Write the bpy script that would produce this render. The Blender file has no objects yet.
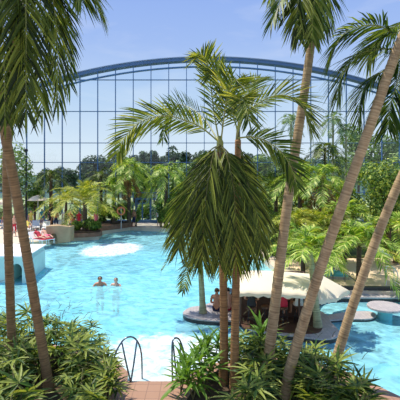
import bpy, bmesh, math, random
from mathutils import Vector as V, Matrix, noise
sc = bpy.context.scene
C = sc.collection
PI = math.pi
CAMZ, HOR = 5.0, 178.0

def P(u, v, Y):                       # a point seen at (u, v) standing Y metres away
    return V(((u-200)/400*Y, Y, CAMZ-(v-HOR)/400*Y))
def G(u, v, z=0.0):                   # a point on the level z
    Y = (CAMZ-z)*400/(v-HOR)
    return V(((u-200)/400*Y, Y, z))

# ------------------------------------------------------------------ materials
def new_mat(name):
    m = bpy.data.materials.new(name); m.use_nodes = True
    nt = m.node_tree; nt.nodes.clear()
    out = nt.nodes.new('ShaderNodeOutputMaterial')
    return m, nt, out
def N(nt, t, **kw):
    n = nt.nodes.new(t)
    for k, v in kw.items():
        if k in n.inputs: n.inputs[k].default_value = v
        else: setattr(n, k, v)
    return n
def c4(c): return (c[0], c[1], c[2], 1)
def srgb(r, g, b):
    f = lambda x: (x/255/12.92) if x/255 <= .04045 else ((x/255+.055)/1.055)**2.4
    return (f(r), f(g), f(b))
def ramp(nt, stops):
    n = nt.nodes.new('ShaderNodeValToRGB'); e = n.color_ramp.elements
    while len(e) < len(stops): e.new(.5)
    for i, (p, c) in enumerate(stops): e[i].position = p; e[i].color = c4(c)
    return n
def simple(name, c, rough=.6, var=.18, scale=8, metal=0, bump=0):
    m, nt, out = new_mat(name)
    b = N(nt, 'ShaderNodeBsdfPrincipled', Roughness=rough, Metallic=metal)
    tc = N(nt, 'ShaderNodeTexCoord')
    nz = N(nt, 'ShaderNodeTexNoise', Scale=scale, Detail=4.0)
    nt.links.new(tc.outputs['Object'], nz.inputs['Vector'])
    r = ramp(nt, [(.3, tuple(x*(1-var) for x in c)), (.7, tuple(min(1, x*(1+var)) for x in c))])
    nt.links.new(nz.outputs['Fac'], r.inputs['Fac']); nt.links.new(r.outputs['Color'], b.inputs['Base Color'])
    if bump:
        bp = N(nt, 'ShaderNodeBump', Strength=bump, Distance=.02)
        nt.links.new(nz.outputs['Fac'], bp.inputs['Height']); nt.links.new(bp.outputs['Normal'], b.inputs['Normal'])
    nt.links.new(b.outputs[0], out.inputs[0])
    return m
def leaf_mat(name, dark, mid, light, trans=.35, rough=.5):
    m, nt, out = new_mat(name)
    g = N(nt, 'ShaderNodeNewGeometry')
    r = ramp(nt, [(0, dark), (.55, mid), (1, light)])
    nt.links.new(g.outputs['Random Per Island'], r.inputs['Fac'])
    b = N(nt, 'ShaderNodeBsdfPrincipled', Roughness=rough)
    b.inputs['Specular IOR Level'].default_value = .3
    nt.links.new(r.outputs['Color'], b.inputs['Base Color'])
    t = N(nt, 'ShaderNodeBsdfTranslucent')
    mx = N(nt, 'ShaderNodeMixRGB', blend_type='MULTIPLY', Fac=1.0)
    mx.inputs[2].default_value = (1.5, 1.35, .45, 1)
    nt.links.new(r.outputs['Color'], mx.inputs[1]); nt.links.new(mx.outputs[0], t.inputs['Color'])
    s = N(nt, 'ShaderNodeMixShader', Fac=trans)
    nt.links.new(b.outputs[0], s.inputs[1]); nt.links.new(t.outputs[0], s.inputs[2])
    nt.links.new(s.outputs[0], out.inputs[0])
    return m
def trunk_mat(name, a, b_, ring=26.0):
    m, nt, out = new_mat(name)
    uv = N(nt, 'ShaderNodeUVMap'); sx = N(nt, 'ShaderNodeSeparateXYZ')
    nt.links.new(uv.outputs[0], sx.inputs[0])
    nz = N(nt, 'ShaderNodeTexNoise', Scale=6.0, Detail=5.0)
    tc = N(nt, 'ShaderNodeTexCoord'); nt.links.new(tc.outputs['Object'], nz.inputs['Vector'])
    w = N(nt, 'ShaderNodeTexNoise', Scale=ring, Detail=2.0, noise_dimensions='1D')
    nt.links.new(sx.outputs[1], w.inputs['W'])
    ad = N(nt, 'ShaderNodeMath', operation='ADD'); nt.links.new(nz.outputs['Fac'], ad.inputs[0]); nt.links.new(w.outputs['Fac'], ad.inputs[1])
    ml = N(nt, 'ShaderNodeMath', operation='MULTIPLY'); ml.inputs[1].default_value = .5; nt.links.new(ad.outputs[0], ml.inputs[0])
    r = ramp(nt, [(.3, a), (.7, b_)]); nt.links.new(ml.outputs[0], r.inputs['Fac'])
    p = N(nt, 'ShaderNodeBsdfPrincipled', Roughness=.8); nt.links.new(r.outputs['Color'], p.inputs['Base Color'])
    bp = N(nt, 'ShaderNodeBump', Strength=.5, Distance=.02); nt.links.new(ml.outputs[0], bp.inputs['Height']); nt.links.new(bp.outputs['Normal'], p.inputs['Normal'])
    nt.links.new(p.outputs[0], out.inputs[0])
    return m
def tile_mat(name, c1, c2, mortar, size, rough=.5):
    m, nt, out = new_mat(name)
    tc = N(nt, 'ShaderNodeTexCoord')
    br = N(nt, 'ShaderNodeTexBrick', Scale=1.0); br.offset = 0
    br.inputs['Color1'].default_value = c4(c1); br.inputs['Color2'].default_value = c4(c2); br.inputs['Mortar'].default_value = c4(mortar)
    br.inputs['Brick Width'].default_value = size; br.inputs['Row Height'].default_value = size; br.inputs['Mortar Size'].default_value = size*.03
    nt.links.new(tc.outputs['Object'], br.inputs['Vector'])
    p = N(nt, 'ShaderNodeBsdfPrincipled', Roughness=rough); nt.links.new(br.outputs['Color'], p.inputs['Base Color'])
    nt.links.new(p.outputs[0], out.inputs[0])
    return m

M = {}
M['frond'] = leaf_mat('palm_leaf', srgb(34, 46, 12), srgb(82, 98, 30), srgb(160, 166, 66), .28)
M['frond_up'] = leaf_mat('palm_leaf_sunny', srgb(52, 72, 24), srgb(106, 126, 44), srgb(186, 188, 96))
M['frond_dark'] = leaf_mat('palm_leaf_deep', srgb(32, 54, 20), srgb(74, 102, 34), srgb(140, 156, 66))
M['frond_yellow'] = leaf_mat('palm_leaf_yellow', srgb(98, 122, 34), srgb(160, 172, 58), srgb(220, 212, 112))
M['frond_bright'] = leaf_mat('palm_leaf_bright', srgb(70, 112, 28), srgb(150, 184, 62), srgb(228, 230, 140))
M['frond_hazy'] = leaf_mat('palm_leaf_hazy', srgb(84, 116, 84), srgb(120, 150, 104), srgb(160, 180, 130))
M['fan'] = leaf_mat('lady_palm_leaf', srgb(26, 52, 20), srgb(68, 102, 36), srgb(158, 170, 80))
M['lance'] = leaf_mat('dracaena_leaf', srgb(44, 82, 26), srgb(96, 138, 46), srgb(180, 196, 90))
M['shrub'] = leaf_mat('shrub_leaf', srgb(46, 78, 28), srgb(90, 126, 44), srgb(160, 180, 80), .25)
M['bush'] = leaf_mat('round_bush_leaf', srgb(40, 74, 26), srgb(92, 126, 40), srgb(196, 204, 88), .2)
M['far_tree'] = leaf_mat('far_tree_leaf', srgb(38, 60, 50), srgb(62, 88, 66), srgb(100, 124, 84), .15, .7)
M['far_light'] = leaf_mat('far_light_leaf', srgb(80, 110, 66), srgb(116, 144, 84), srgb(160, 180, 116), .2, .7)
M['dead'] = leaf_mat('dry_leaf', srgb(96, 60, 34), srgb(150, 104, 58), srgb(196, 160, 100), .2, .7)
M['rachis'] = simple('palm_rachis', srgb(150, 150, 78), .5)
M['rachis_dark'] = simple('palm_rachis_olive', srgb(104, 100, 46), .5)
M['trunk'] = trunk_mat('palm_trunk_brown', srgb(96, 74, 46), srgb(164, 132, 90))
M['trunk_grey'] = trunk_mat('palm_trunk_grey', srgb(126, 100, 66), srgb(204, 174, 130))
M['trunk_red'] = trunk_mat('palm_trunk_red', srgb(104, 72, 38), srgb(182, 136, 86))
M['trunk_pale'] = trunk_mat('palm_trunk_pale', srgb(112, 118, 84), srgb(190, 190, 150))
M['trunk_dark'] = trunk_mat('palm_trunk_dark', srgb(44, 34, 26), srgb(98, 78, 58), 14)
M['cane'] = simple('plant_cane', srgb(96, 92, 50), .7)
M['steel'] = simple('handrail_steel', srgb(120, 130, 138), .25, .05, 4, .85)
M['frame'] = simple('facade_blue', srgb(66, 108, 152), .45, .06, 2)
M['frame_top'] = simple('facade_arch_blue', srgb(74, 106, 148), .5, .1, 1.5)
M['flash'] = simple('facade_cap', srgb(150, 165, 190), .5, .08, 1)
M['deck'] = tile_mat('deck_red_tile', srgb(172, 134, 108), srgb(162, 124, 100), srgb(140, 108, 88), .3)
M['pave'] = simple('pale_paving', srgb(214, 196, 172), .8, .08, 1.5, 0, .1)
M['sand'] = simple('sandy_paving', srgb(222, 196, 160), .85, .08, 1.2, 0, .1)
M['soil'] = simple('soil', srgb(74, 58, 40), .95, .25, 10, 0, .5)
M['grass'] = simple('outside_ground', srgb(150, 160, 110), .95, .2, .2)
M['garden'] = simple('garden_ground', srgb(84, 96, 48), .95, .35, .8, 0, .5)
M['poolfloor'] = tile_mat('pool_mosaic', srgb(110, 214, 234), srgb(130, 222, 240), srgb(140, 226, 240), .25, .6)
M['step_tile'] = tile_mat('shallow_tile', srgb(222, 240, 240), srgb(208, 234, 236), srgb(190, 220, 226), .15, .6)
M['shade_blue'] = tile_mat('shade_blue_tile', srgb(30, 96, 170), srgb(40, 110, 182), srgb(60, 130, 190), .15, .5)  # deep blue for the canopy's shade on the water, given as colour
M['aqua'] = simple('aqua_wall', srgb(196, 224, 214), .6, .06, 2)
M['aqua_in'] = simple('aqua_wall_inside', srgb(110, 190, 196), .6, .06, 2)
M['greytile'] = tile_mat('curb_grey_tile', srgb(186, 176, 172), srgb(170, 162, 160), srgb(140, 135, 134), .12, .5)
M['darktile'] = tile_mat('curb_dark_tile', srgb(44, 42, 46), srgb(56, 52, 54), srgb(30, 30, 32), .12, .4)
M['stone'] = simple('beige_stone', srgb(178, 148, 112), .85, .15, 2, 0, .4)
M['rock'] = simple('planter_stone', srgb(142, 104, 82), .9, .3, 3, 0, .6)
def canvas_mat():
    m, nt, out = new_mat('cream_canvas')
    a = N(nt, 'ShaderNodeBsdfDiffuse'); a.inputs[0].default_value = c4(srgb(252, 240, 214))
    t = N(nt, 'ShaderNodeBsdfTranslucent'); t.inputs[0].default_value = c4(srgb(252, 240, 214))
    s = N(nt, 'ShaderNodeMixShader', Fac=.3); nt.links.new(a.outputs[0], s.inputs[1]); nt.links.new(t.outputs[0], s.inputs[2]); nt.links.new(s.outputs[0], out.inputs[0])
    return m
M['canvas'] = canvas_mat()
M['white'] = simple('white_plastic', srgb(236, 236, 234), .5, .03, 3)
M['wood'] = simple('dark_wood', srgb(84, 56, 40), .6, .25, 6)
M['black'] = simple('black_metal', srgb(30, 28, 30), .5, .1, 5)
M['screen'] = simple('dark_screen', srgb(22, 26, 32), .15, .05, 2)
M['hill'] = simple('hill_forest', srgb(70, 96, 84), .95, .3, .15)
M['blue_paint'] = simple('blue_paint', srgb(44, 96, 170), .5, .06, 2)
M['water_blue'] = simple('small_pool_blue', srgb(96, 190, 220), .2, .08, 1)
M['orange'] = simple('orange_float', srgb(226, 128, 84), .5, .05, 3)
SK = [simple('skin_tanned', srgb(196, 136, 104), .55, .05, 4), simple('skin_light', srgb(226, 172, 144), .55, .05, 4)]
HAIR = [simple('hair_dark', srgb(44, 30, 24), .6, .1, 20), simple('hair_brown', srgb(96, 66, 42), .6, .1, 20), simple('hair_blond', srgb(190, 156, 100), .6, .1, 20)]
def cloth(c): return simple('cloth_%d_%d_%d' % c, srgb(*c), .8, .05, 6)
CL = {k: cloth(c) for k, c in dict(red=(196, 40, 62), teal=(40, 140, 160), yellow=(226, 206, 96), navy=(36, 42, 74), orange=(228, 130, 60), black=(34, 32, 36), pink=(226, 110, 140), blue=(52, 106, 190), white=(232, 230, 226)).items()}

def glass_mat():
    m, nt, out = new_mat('facade_glass')
    t = N(nt, 'ShaderNodeBsdfTransparent'); t.inputs[0].default_value = (.92, .985, 1, 1)
    g = N(nt, 'ShaderNodeBsdfGlossy', Roughness=.02)
    s = N(nt, 'ShaderNodeMixShader', Fac=.05)
    nt.links.new(t.outputs[0], s.inputs[1]); nt.links.new(g.outputs[0], s.inputs[2]); nt.links.new(s.outputs[0], out.inputs[0])
    return m
M['glass'] = glass_mat()
def water_mat():
    m, nt, out = new_mat('pool_water')
    tc = N(nt, 'ShaderNodeTexCoord')
    n1 = N(nt, 'ShaderNodeTexNoise', Scale=2.6, Detail=4.0, Distortion=1.0)
    n2 = N(nt, 'ShaderNodeTexVoronoi', Scale=3.4, feature='SMOOTH_F1')
    nt.links.new(tc.outputs['Object'], n1.inputs['Vector']); nt.links.new(tc.outputs['Object'], n2.inputs['Vector'])
    ad = N(nt, 'ShaderNodeMath', operation='ADD'); nt.links.new(n1.outputs['Fac'], ad.inputs[0]); nt.links.new(n2.outputs['Distance'], ad.inputs[1])
    bp = N(nt, 'ShaderNodeBump', Strength=.55, Distance=.12); nt.links.new(ad.outputs[0], bp.inputs['Height'])
    t = N(nt, 'ShaderNodeBsdfTransparent'); t.inputs[0].default_value = (.80, .97, 1, 1)
    df = N(nt, 'ShaderNodeBsdfDiffuse'); df.inputs[0].default_value = c4(srgb(156, 227, 237))
    nt.links.new(bp.outputs['Normal'], df.inputs['Normal'])
    n3 = N(nt, 'ShaderNodeTexNoise', Scale=1.1, Detail=5.0, Distortion=1.5); nt.links.new(tc.outputs['Object'], n3.inputs['Vector'])
    rr = ramp(nt, [(.35, (.4, .4, .4)), (.65, (.8, .8, .8))]); nt.links.new(n3.outputs['Fac'], rr.inputs['Fac'])
    s0 = N(nt, 'ShaderNodeMixShader'); nt.links.new(rr.outputs[0], s0.inputs[0])     # milky water; uneven opacity paints caustic mottling into it
    nt.links.new(t.outputs[0], s0.inputs[1]); nt.links.new(df.outputs[0], s0.inputs[2])
    g = N(nt, 'ShaderNodeBsdfGlossy', Roughness=.04)
    f = N(nt, 'ShaderNodeFresnel', IOR=1.33)
    nt.links.new(bp.outputs['Normal'], g.inputs['Normal']); nt.links.new(bp.outputs['Normal'], f.inputs['Normal'])
    s = N(nt, 'ShaderNodeMixShader')
    fm = N(nt, 'ShaderNodeMath', operation='MULTIPLY'); fm.inputs[1].default_value = .6; nt.links.new(f.outputs[0], fm.inputs[0])
    nt.links.new(fm.outputs[0], s.inputs[0]); nt.links.new(s0.outputs[0], s.inputs[1]); nt.links.new(g.outputs[0], s.inputs[2])
    nt.links.new(s.outputs[0], out.inputs[0])
    return m
M['water'] = water_mat()
def foam_mat():
    m, nt, out = new_mat('foam')
    tc = N(nt, 'ShaderNodeTexCoord')
    n1 = N(nt, 'ShaderNodeTexNoise', Scale=3.5, Detail=6.0, Distortion=.6); nt.links.new(tc.outputs['Object'], n1.inputs['Vector'])
    uv = N(nt, 'ShaderNodeUVMap'); sx = N(nt, 'ShaderNodeSeparateXYZ'); nt.links.new(uv.outputs[0], sx.inputs[0])
    ad = N(nt, 'ShaderNodeMath', operation='ADD'); nt.links.new(n1.outputs['Fac'], ad.inputs[0]); nt.links.new(sx.outputs[0], ad.inputs[1])
    r = ramp(nt, [(.55, (0, 0, 0)), (1.0, (.8, .8, .8))]); nt.links.new(ad.outputs[0], r.inputs['Fac'])
    d = N(nt, 'ShaderNodeBsdfDiffuse'); d.inputs[0].default_value = (.92, .95, .95, 1)
    t = N(nt, 'ShaderNodeBsdfTransparent')
    s = N(nt, 'ShaderNodeMixShader'); nt.links.new(r.outputs[0], s.inputs[0]); nt.links.new(t.outputs[0], s.inputs[1]); nt.links.new(d.outputs[0], s.inputs[2])
    nt.links.new(s.outputs[0], out.inputs[0])
    return m
M['foam'] = foam_mat()

# ------------------------------------------------------------------ object helpers
def tag(o, label=None, cat=None, group=None, kind=None):
    if label: o['label'] = label
    if cat: o['category'] = cat
    if group: o['group'] = group
    if kind: o['kind'] = kind
    return o
def empty(name, loc, rz=0):
    o = bpy.data.objects.new(name, None); C.objects.link(o); o.location = loc; o.rotation_euler = (0, 0, rz); o.empty_display_size = .2
    return o
class MB:
    """collects shapes into one mesh; coordinates are relative to `o`"""
    def __init__(s, o=(0, 0, 0)):
        s.v = []; s.f = []; s.mi = []; s.uv = {}; s.o = V(o); s.cur = 0; s.sm = True
    def add(s, vs, fs, uvs=None):
        b = len(s.v); s.v += [tuple(V(x)-s.o) for x in vs]
        for i, f in enumerate(fs):
            if uvs: s.uv[len(s.f)] = [uvs[k] for k in f]
            s.f.append([b+k for k in f]); s.mi.append(s.cur)
        return s
    def box(s, c, d, rz=0, rx=0):
        R = Matrix.Rotation(rz, 3, 'Z') @ Matrix.Rotation(rx, 3, 'X'); c = V(c)
        vs = [c+R @ V((x*d[0]/2, y*d[1]/2, z*d[2]/2)) for z in (-1, 1) for y in (-1, 1) for x in (-1, 1)]
        return s.add(vs, [(0, 2, 3, 1), (4, 5, 7, 6), (0, 1, 5, 4), (2, 6, 7, 3), (0, 4, 6, 2), (1, 3, 7, 5)])
    def tube(s, pts, r, n=8, caps=True):
        pts = [V(p) for p in pts]; m = len(pts); rs = r if isinstance(r, (list, tuple)) else [r]*m
        vs = []; fs = []; uv = []; L = 0
        t0 = (pts[1]-pts[0]).normalized(); a = t0.orthogonal().normalized()
        for i, p in enumerate(pts):
            t = (pts[min(i+1, m-1)]-pts[max(i-1, 0)]).normalized()
            a = (a-t*a.dot(t)).normalized(); b = t.cross(a)
            if i: L += (p-pts[i-1]).length
            for k in range(n+1):
                th = 2*PI*k/n
                vs.append(p+(a*math.cos(th)+b*math.sin(th))*rs[i]); uv.append((k/n, L))
        w = n+1
        for i in range(m-1):
            for k in range(n): fs.append((i*w+k, i*w+k+1, (i+1)*w+k+1, (i+1)*w+k))
        if caps: fs += [tuple(range(n-1, -1, -1)), tuple((m-1)*w+k for k in range(n))]
        return s.add(vs, fs, uv)
    def prism(s, poly, z0, z1):
        n = len(poly)
        ar = sum(poly[i][0]*poly[(i+1) % n][1]-poly[(i+1) % n][0]*poly[i][1] for i in range(n))
        if ar < 0: poly = poly[::-1]
        vs = [(p[0], p[1], z0) for p in poly]+[(p[0], p[1], z1) for p in poly]
        return s.add(vs, [tuple(range(n-1, -1, -1)), tuple(range(n, 2*n))]+[(i, (i+1) % n, n+(i+1) % n, n+i) for i in range(n)])
    def lathe(s, c, prof, n=20, sx=1, sy=1):
        c = V(c); vs = []; m = len(prof)
        for (r, z) in prof:
            for k in range(n): vs.append(c+V((r*sx*math.cos(2*PI*k/n), r*sy*math.sin(2*PI*k/n), z)))
        fs = [(i*n+k, i*n+(k+1) % n, (i+1)*n+(k+1) % n, (i+1)*n+k) for i in range(m-1) for k in range(n)]
        fs += [tuple(range(n-1, -1, -1)), tuple((m-1)*n+k for k in range(n))]
        return s.add(vs, fs)
    def build(s, name, mats, parent=None, smooth=None):
        me = bpy.data.meshes.new(name); me.from_pydata(s.v, [], s.f)
        if not isinstance(mats, (list, tuple)): mats = [mats]
        for m in mats: me.materials.append(m)
        me.polygons.foreach_set('material_index', s.mi)
        if s.uv:
            ul = me.uv_layers.new(name='UVMap')
            for p in me.polygons:
                if p.index in s.uv:
                    for li, q in zip(p.loop_indices, s.uv[p.index]): ul.data[li].uv = q
        if smooth: me.polygons.foreach_set('use_smooth', [True]*len(me.polygons))
        me.update()
        o = bpy.data.objects.new(name, me); C.objects.link(o)
        if parent: o.parent = parent
        else: o.location = s.o
        return o
def catmull(pts, n):
    pts = [V(p) for p in pts]
    if len(pts) == 2: return [pts[0].lerp(pts[1], i/(n-1)) for i in range(n)]
    q = [pts[0]*2-pts[1]]+pts+[pts[-1]*2-pts[-2]]; m = len(pts)-1; out = []
    for i in range(n):
        x = i/(n-1)*m; k = min(int(x), m-1); t = x-k; a, b, c, d = q[k:k+4]
        out.append(.5*((2*b)+(c-a)*t+(2*a-5*b+4*c-d)*t*t+(3*b-a-3*c+d)*t**3))
    return out
def smooth_poly(pts, per=5):
    pts = [V((p[0], p[1], 0)) for p in pts]; n = len(pts); out = []
    for i in range(n):
        a, b, c, d = pts[i-1], pts[i], pts[(i+1) % n], pts[(i+2) % n]
        for k in range(per):
            t = k/per; q = .5*((2*b)+(c-a)*t+(2*a-5*b+4*c-d)*t*t+(3*b-a-3*c+d)*t**3); out.append((q.x, q.y))
    return out

# ------------------------------------------------------------------ palms
def blade(mb, base, D, Nn, L, w, droop, fine, mi, rng):
    D = D.normalized(); W = D.cross(Nn)
    if W.length < .05: W = D.orthogonal()
    W.normalize(); Nn = W.cross(D).normalized()
    if Nn.z < 0: Nn = -Nn
    mb.cur = mi
    if fine:
        st = [(0, .35), (.3, 1), (.65, .8), (1, .06)]
    else:
        st = [(0, .6), (.5, 1), (1, .1)]
    vs = []; fs = []
    for s, k in st:
        c = base+D*L*s-V((0, 0, 1))*droop*L*s*s
        h = w*k*.5
        if fine: vs += [c-W*h, c+Nn*h*.45*-1, c+W*h]
        else: vs += [c-W*h, c+W*h]
    if fine:
        for i in range(3):
            for j in (0, 1): fs.append((i*3+j, i*3+j+1, i*3+j+4, i*3+j+3))
    else:
        for i in range(2): fs.append((i*2, i*2+1, i*2+3, i*2+2))
    mb.add(vs, fs)
def frond(parent, origin, ctrl, LL=.6, n=40, w=.04, droop=.25, fine=True, leaf='frond', rach='rachis', seed=0, a0=40, a1=62, r=.016, side=None, start=.14, name='frond', jit=.12, vee=.25):
    rng = random.Random(seed)
    pts = catmull(ctrl, max(12, n//2 if fine else 10)); m = len(pts)
    mb = MB(origin); mb.cur = 1
    mb.tube(pts, [r*(1-.85*i/(m-1)) for i in range(m)], 6 if fine else 4)
    T0 = (pts[1]-pts[0]).normalized()
    # side vector: level, square to the frond's heading
    h = V((pts[m//2].x-pts[0].x, pts[m//2].y-pts[0].y, 0))
    if side is not None: S = V(side)
    elif h.length > .02: S = h.normalized().cross(V((0, 0, 1)))
    else: S = V((1, 0, 0))
    Ss = []
    for i in range(m):
        T = (pts[min(i+1, m-1)]-pts[max(i-1, 0)]).normalized()
        S = S-T*S.dot(T)
        S.normalize(); Ss.append((T, S.copy()))
    for i in range(n):
        t = start+(1-start)*(i+.5)/n
        x = t*(m-1); k = min(int(x), m-2); f = x-k
        p = pts[k].lerp(pts[k+1], f); T, S = Ss[k]; Nf = S.cross(T)
        if Nf.z < 0 : Nf = -Nf
        prof = min(1, .55+1.5*(t-start))*(1-.55*max(0, (t-.55)/.45)**1.3)
        for sd in (-1, 1):
            a = math.radians(a0+(90-a1-0)*0+(a1-a0)*0+ (rng.uniform(-8, 8)) + (1-t)*(a1-a0))
            D = S*sd*math.sin(a)+T*math.cos(a)+Nf*(vee+rng.uniform(-jit, jit))
            D += V((rng.uniform(-jit, jit), rng.uniform(-jit, jit), rng.uniform(-jit, jit)))*.7
            blade(mb, p, D, Nf, LL*prof*rng.uniform(.85, 1.12), w*rng.uniform(.8, 1.15), droop*rng.uniform(.6, 1.4), fine, 0, rng)
    blade(mb, pts[-1], Ss[-1][0], V((0, 0, 1)), LL*.4, w, droop, fine, 0, rng)
    return mb.build(name, [M[leaf], M[rach]], parent)
def trunk(parent, origin, ctrl, r0, r1, mat='trunk', flare=1.25, name='trunk', ring=.1, n=14, ringamp=.035):
    pts0 = catmull(ctrl, 24); L = sum((pts0[i+1]-pts0[i]).length for i in range(23))
    m = max(8, int(L/ring)*3); pts = catmull(ctrl, m)
    rs = []
    for i in range(m):
        t = i/(m-1); r = r0+(r1-r0)*t
        r *= 1+(flare-1)*max(0, 1-t*8)
        r *= 1+ringamp*(1 if i % 3 == 0 else -.4)
        rs.append(r)
    return MB(origin).tube(pts, rs, n).build(name, M[mat], parent, True)
def crown(parent, origin, c, n, L, leaf, seed, fine=False, LL=.5, nl=22, w=.05, e=(75, -5), grav=.75, rach='rachis', rr=.02, droop=.3, **kw):
    rng = random.Random(seed); c = V(c)
    for i in range(n):
        az = i*2.39996+rng.uniform(-.3, .3); el = math.radians(e[0]+(e[1]-e[0])*((i+.5)/n)+rng.uniform(-8, 8))
        h = V((math.cos(az), math.sin(az), 0)); l = L*rng.uniform(.85, 1.12); g = grav*rng.uniform(.8, 1.25)
        ctrl = [c+h*(l*t*math.cos(el))+V((0, 0, l*t*math.sin(el)-g*l*t*t)) for t in (0, .2, .45, .7, .88, 1)]
        frond(parent, origin, ctrl, LL, nl, w, droop, fine, leaf, rach, seed*100+i, r=rr, **kw)
def palm(name, label, base, top, n, L, leaf, seed, r0=.14, r1=.1, tm='trunk', group=None, bend=.0, cat='palm tree', **kw):
    base = V(base); top = V(top); e = empty(name, base); tag(e, label, cat, group)
    mid = base.lerp(top, .5)+V((bend, 0, 0))
    trunk(e, base, [base, mid, top], r0, r1, tm, ring=.16, n=10)
    crown(e, base, top, n, L, leaf, seed, **kw)
    return e

# ============================================================ foreground palms
DZ = .2
# --- twin palms in the middle: the left one
b = G(224, 396, DZ)+V((0, .35, 0)); Yc = b.y
e = empty('palm_tree', b); tag(e, 'slender central palm on the left of two close trunks, one long frond arching left', 'palm tree')
b0 = b.copy()
trunk(e, b, [b, P(224, 330, Yc), P(222, 230, Yc), P(220, 146, Yc)], .105, .075, 'trunk_red', 1.15)
MB(b).tube([P(220, 152, Yc), P(220, 142, Yc), P(219, 136, Yc)], [.085, .08, .04], 10).build('crownshaft', M['rachis'], e, True)
top = P(220, 145, Yc)
F = [  # control points (u, v, dY), leaflet length, count, leaf, side
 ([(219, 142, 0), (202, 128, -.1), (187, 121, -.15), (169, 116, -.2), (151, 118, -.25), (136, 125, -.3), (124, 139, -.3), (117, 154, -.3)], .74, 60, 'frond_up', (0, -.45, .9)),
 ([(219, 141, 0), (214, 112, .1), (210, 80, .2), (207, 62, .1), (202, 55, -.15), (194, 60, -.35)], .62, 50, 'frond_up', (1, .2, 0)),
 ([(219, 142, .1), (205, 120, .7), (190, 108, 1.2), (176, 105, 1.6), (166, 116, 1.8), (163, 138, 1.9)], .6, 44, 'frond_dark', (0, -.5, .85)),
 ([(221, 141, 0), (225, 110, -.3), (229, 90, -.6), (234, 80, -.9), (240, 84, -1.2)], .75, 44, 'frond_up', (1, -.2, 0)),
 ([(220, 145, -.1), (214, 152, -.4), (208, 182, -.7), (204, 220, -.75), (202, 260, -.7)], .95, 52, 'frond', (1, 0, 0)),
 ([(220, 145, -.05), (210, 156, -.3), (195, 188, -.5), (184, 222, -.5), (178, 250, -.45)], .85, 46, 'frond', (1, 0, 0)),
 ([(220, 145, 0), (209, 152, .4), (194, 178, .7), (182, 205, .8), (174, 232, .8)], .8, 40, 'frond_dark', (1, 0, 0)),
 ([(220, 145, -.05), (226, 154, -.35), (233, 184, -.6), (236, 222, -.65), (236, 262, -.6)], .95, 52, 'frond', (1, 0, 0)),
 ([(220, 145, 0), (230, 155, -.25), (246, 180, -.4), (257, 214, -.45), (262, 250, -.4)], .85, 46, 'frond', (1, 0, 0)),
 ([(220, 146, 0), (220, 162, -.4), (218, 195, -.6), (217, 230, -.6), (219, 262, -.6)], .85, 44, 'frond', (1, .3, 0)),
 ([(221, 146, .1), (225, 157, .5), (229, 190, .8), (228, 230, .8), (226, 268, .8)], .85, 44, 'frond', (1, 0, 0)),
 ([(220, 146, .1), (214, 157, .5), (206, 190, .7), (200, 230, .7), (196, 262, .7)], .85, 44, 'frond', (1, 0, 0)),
]
def put_fronds(F, Y, seed):
    for i, (c, LL, n, lf, sd) in enumerate(F):
        hang = c[-1][1] > c[0][1]+60
        frond(e, b, [P(u, v, Y+d) for u, v, d in c], LL, int(n*1.25) if hang else n, .036 if hang else .036, .3 if hang else .16, True, lf, 'rachis_dark' if hang else 'rachis', seed+i, 26 if hang else 30, 36 if hang else 50, .019, side=sd, vee=.1, start=.2 if hang else .1, jit=.13 if hang else .08)
put_fronds(F, Yc, 10)
# --- the right one
b = G(235, 396, DZ)+V((0, .15, 0)); Y2 = b.y
e = empty('palm_tree', b); tag(e, 'slender central palm on the right of two close trunks, one long frond arching right', 'palm tree')
b1 = b.copy()
trunk(e, b, [b, P(235, 330, Y2), P(237, 230, Y2+.2), P(238, 140, Y2+.3)], .105, .07, 'trunk_red', 1.15)
MB(b).tube([P(238, 155, Y2+.28), P(238, 140, Y2+.3), P(238, 126, Y2+.3)], [.068, .06, .03], 10).build('crownshaft', M['rachis_dark'], e, True)
F = [
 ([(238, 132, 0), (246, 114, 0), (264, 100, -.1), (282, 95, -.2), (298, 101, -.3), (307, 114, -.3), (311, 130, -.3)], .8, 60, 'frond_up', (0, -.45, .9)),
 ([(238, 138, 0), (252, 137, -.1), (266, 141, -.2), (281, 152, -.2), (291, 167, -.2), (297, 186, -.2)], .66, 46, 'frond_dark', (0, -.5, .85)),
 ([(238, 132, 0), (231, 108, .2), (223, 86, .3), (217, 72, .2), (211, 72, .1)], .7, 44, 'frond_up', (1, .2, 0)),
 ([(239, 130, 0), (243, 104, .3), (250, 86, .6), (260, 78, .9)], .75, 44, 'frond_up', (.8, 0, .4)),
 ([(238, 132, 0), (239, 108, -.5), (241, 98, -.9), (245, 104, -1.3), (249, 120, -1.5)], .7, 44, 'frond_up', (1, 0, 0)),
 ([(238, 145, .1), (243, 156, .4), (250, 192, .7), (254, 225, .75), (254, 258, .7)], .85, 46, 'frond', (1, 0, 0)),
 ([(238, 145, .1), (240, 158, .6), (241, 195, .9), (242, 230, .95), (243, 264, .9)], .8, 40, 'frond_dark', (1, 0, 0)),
]
put_fronds(F, Y2, 40)

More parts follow.
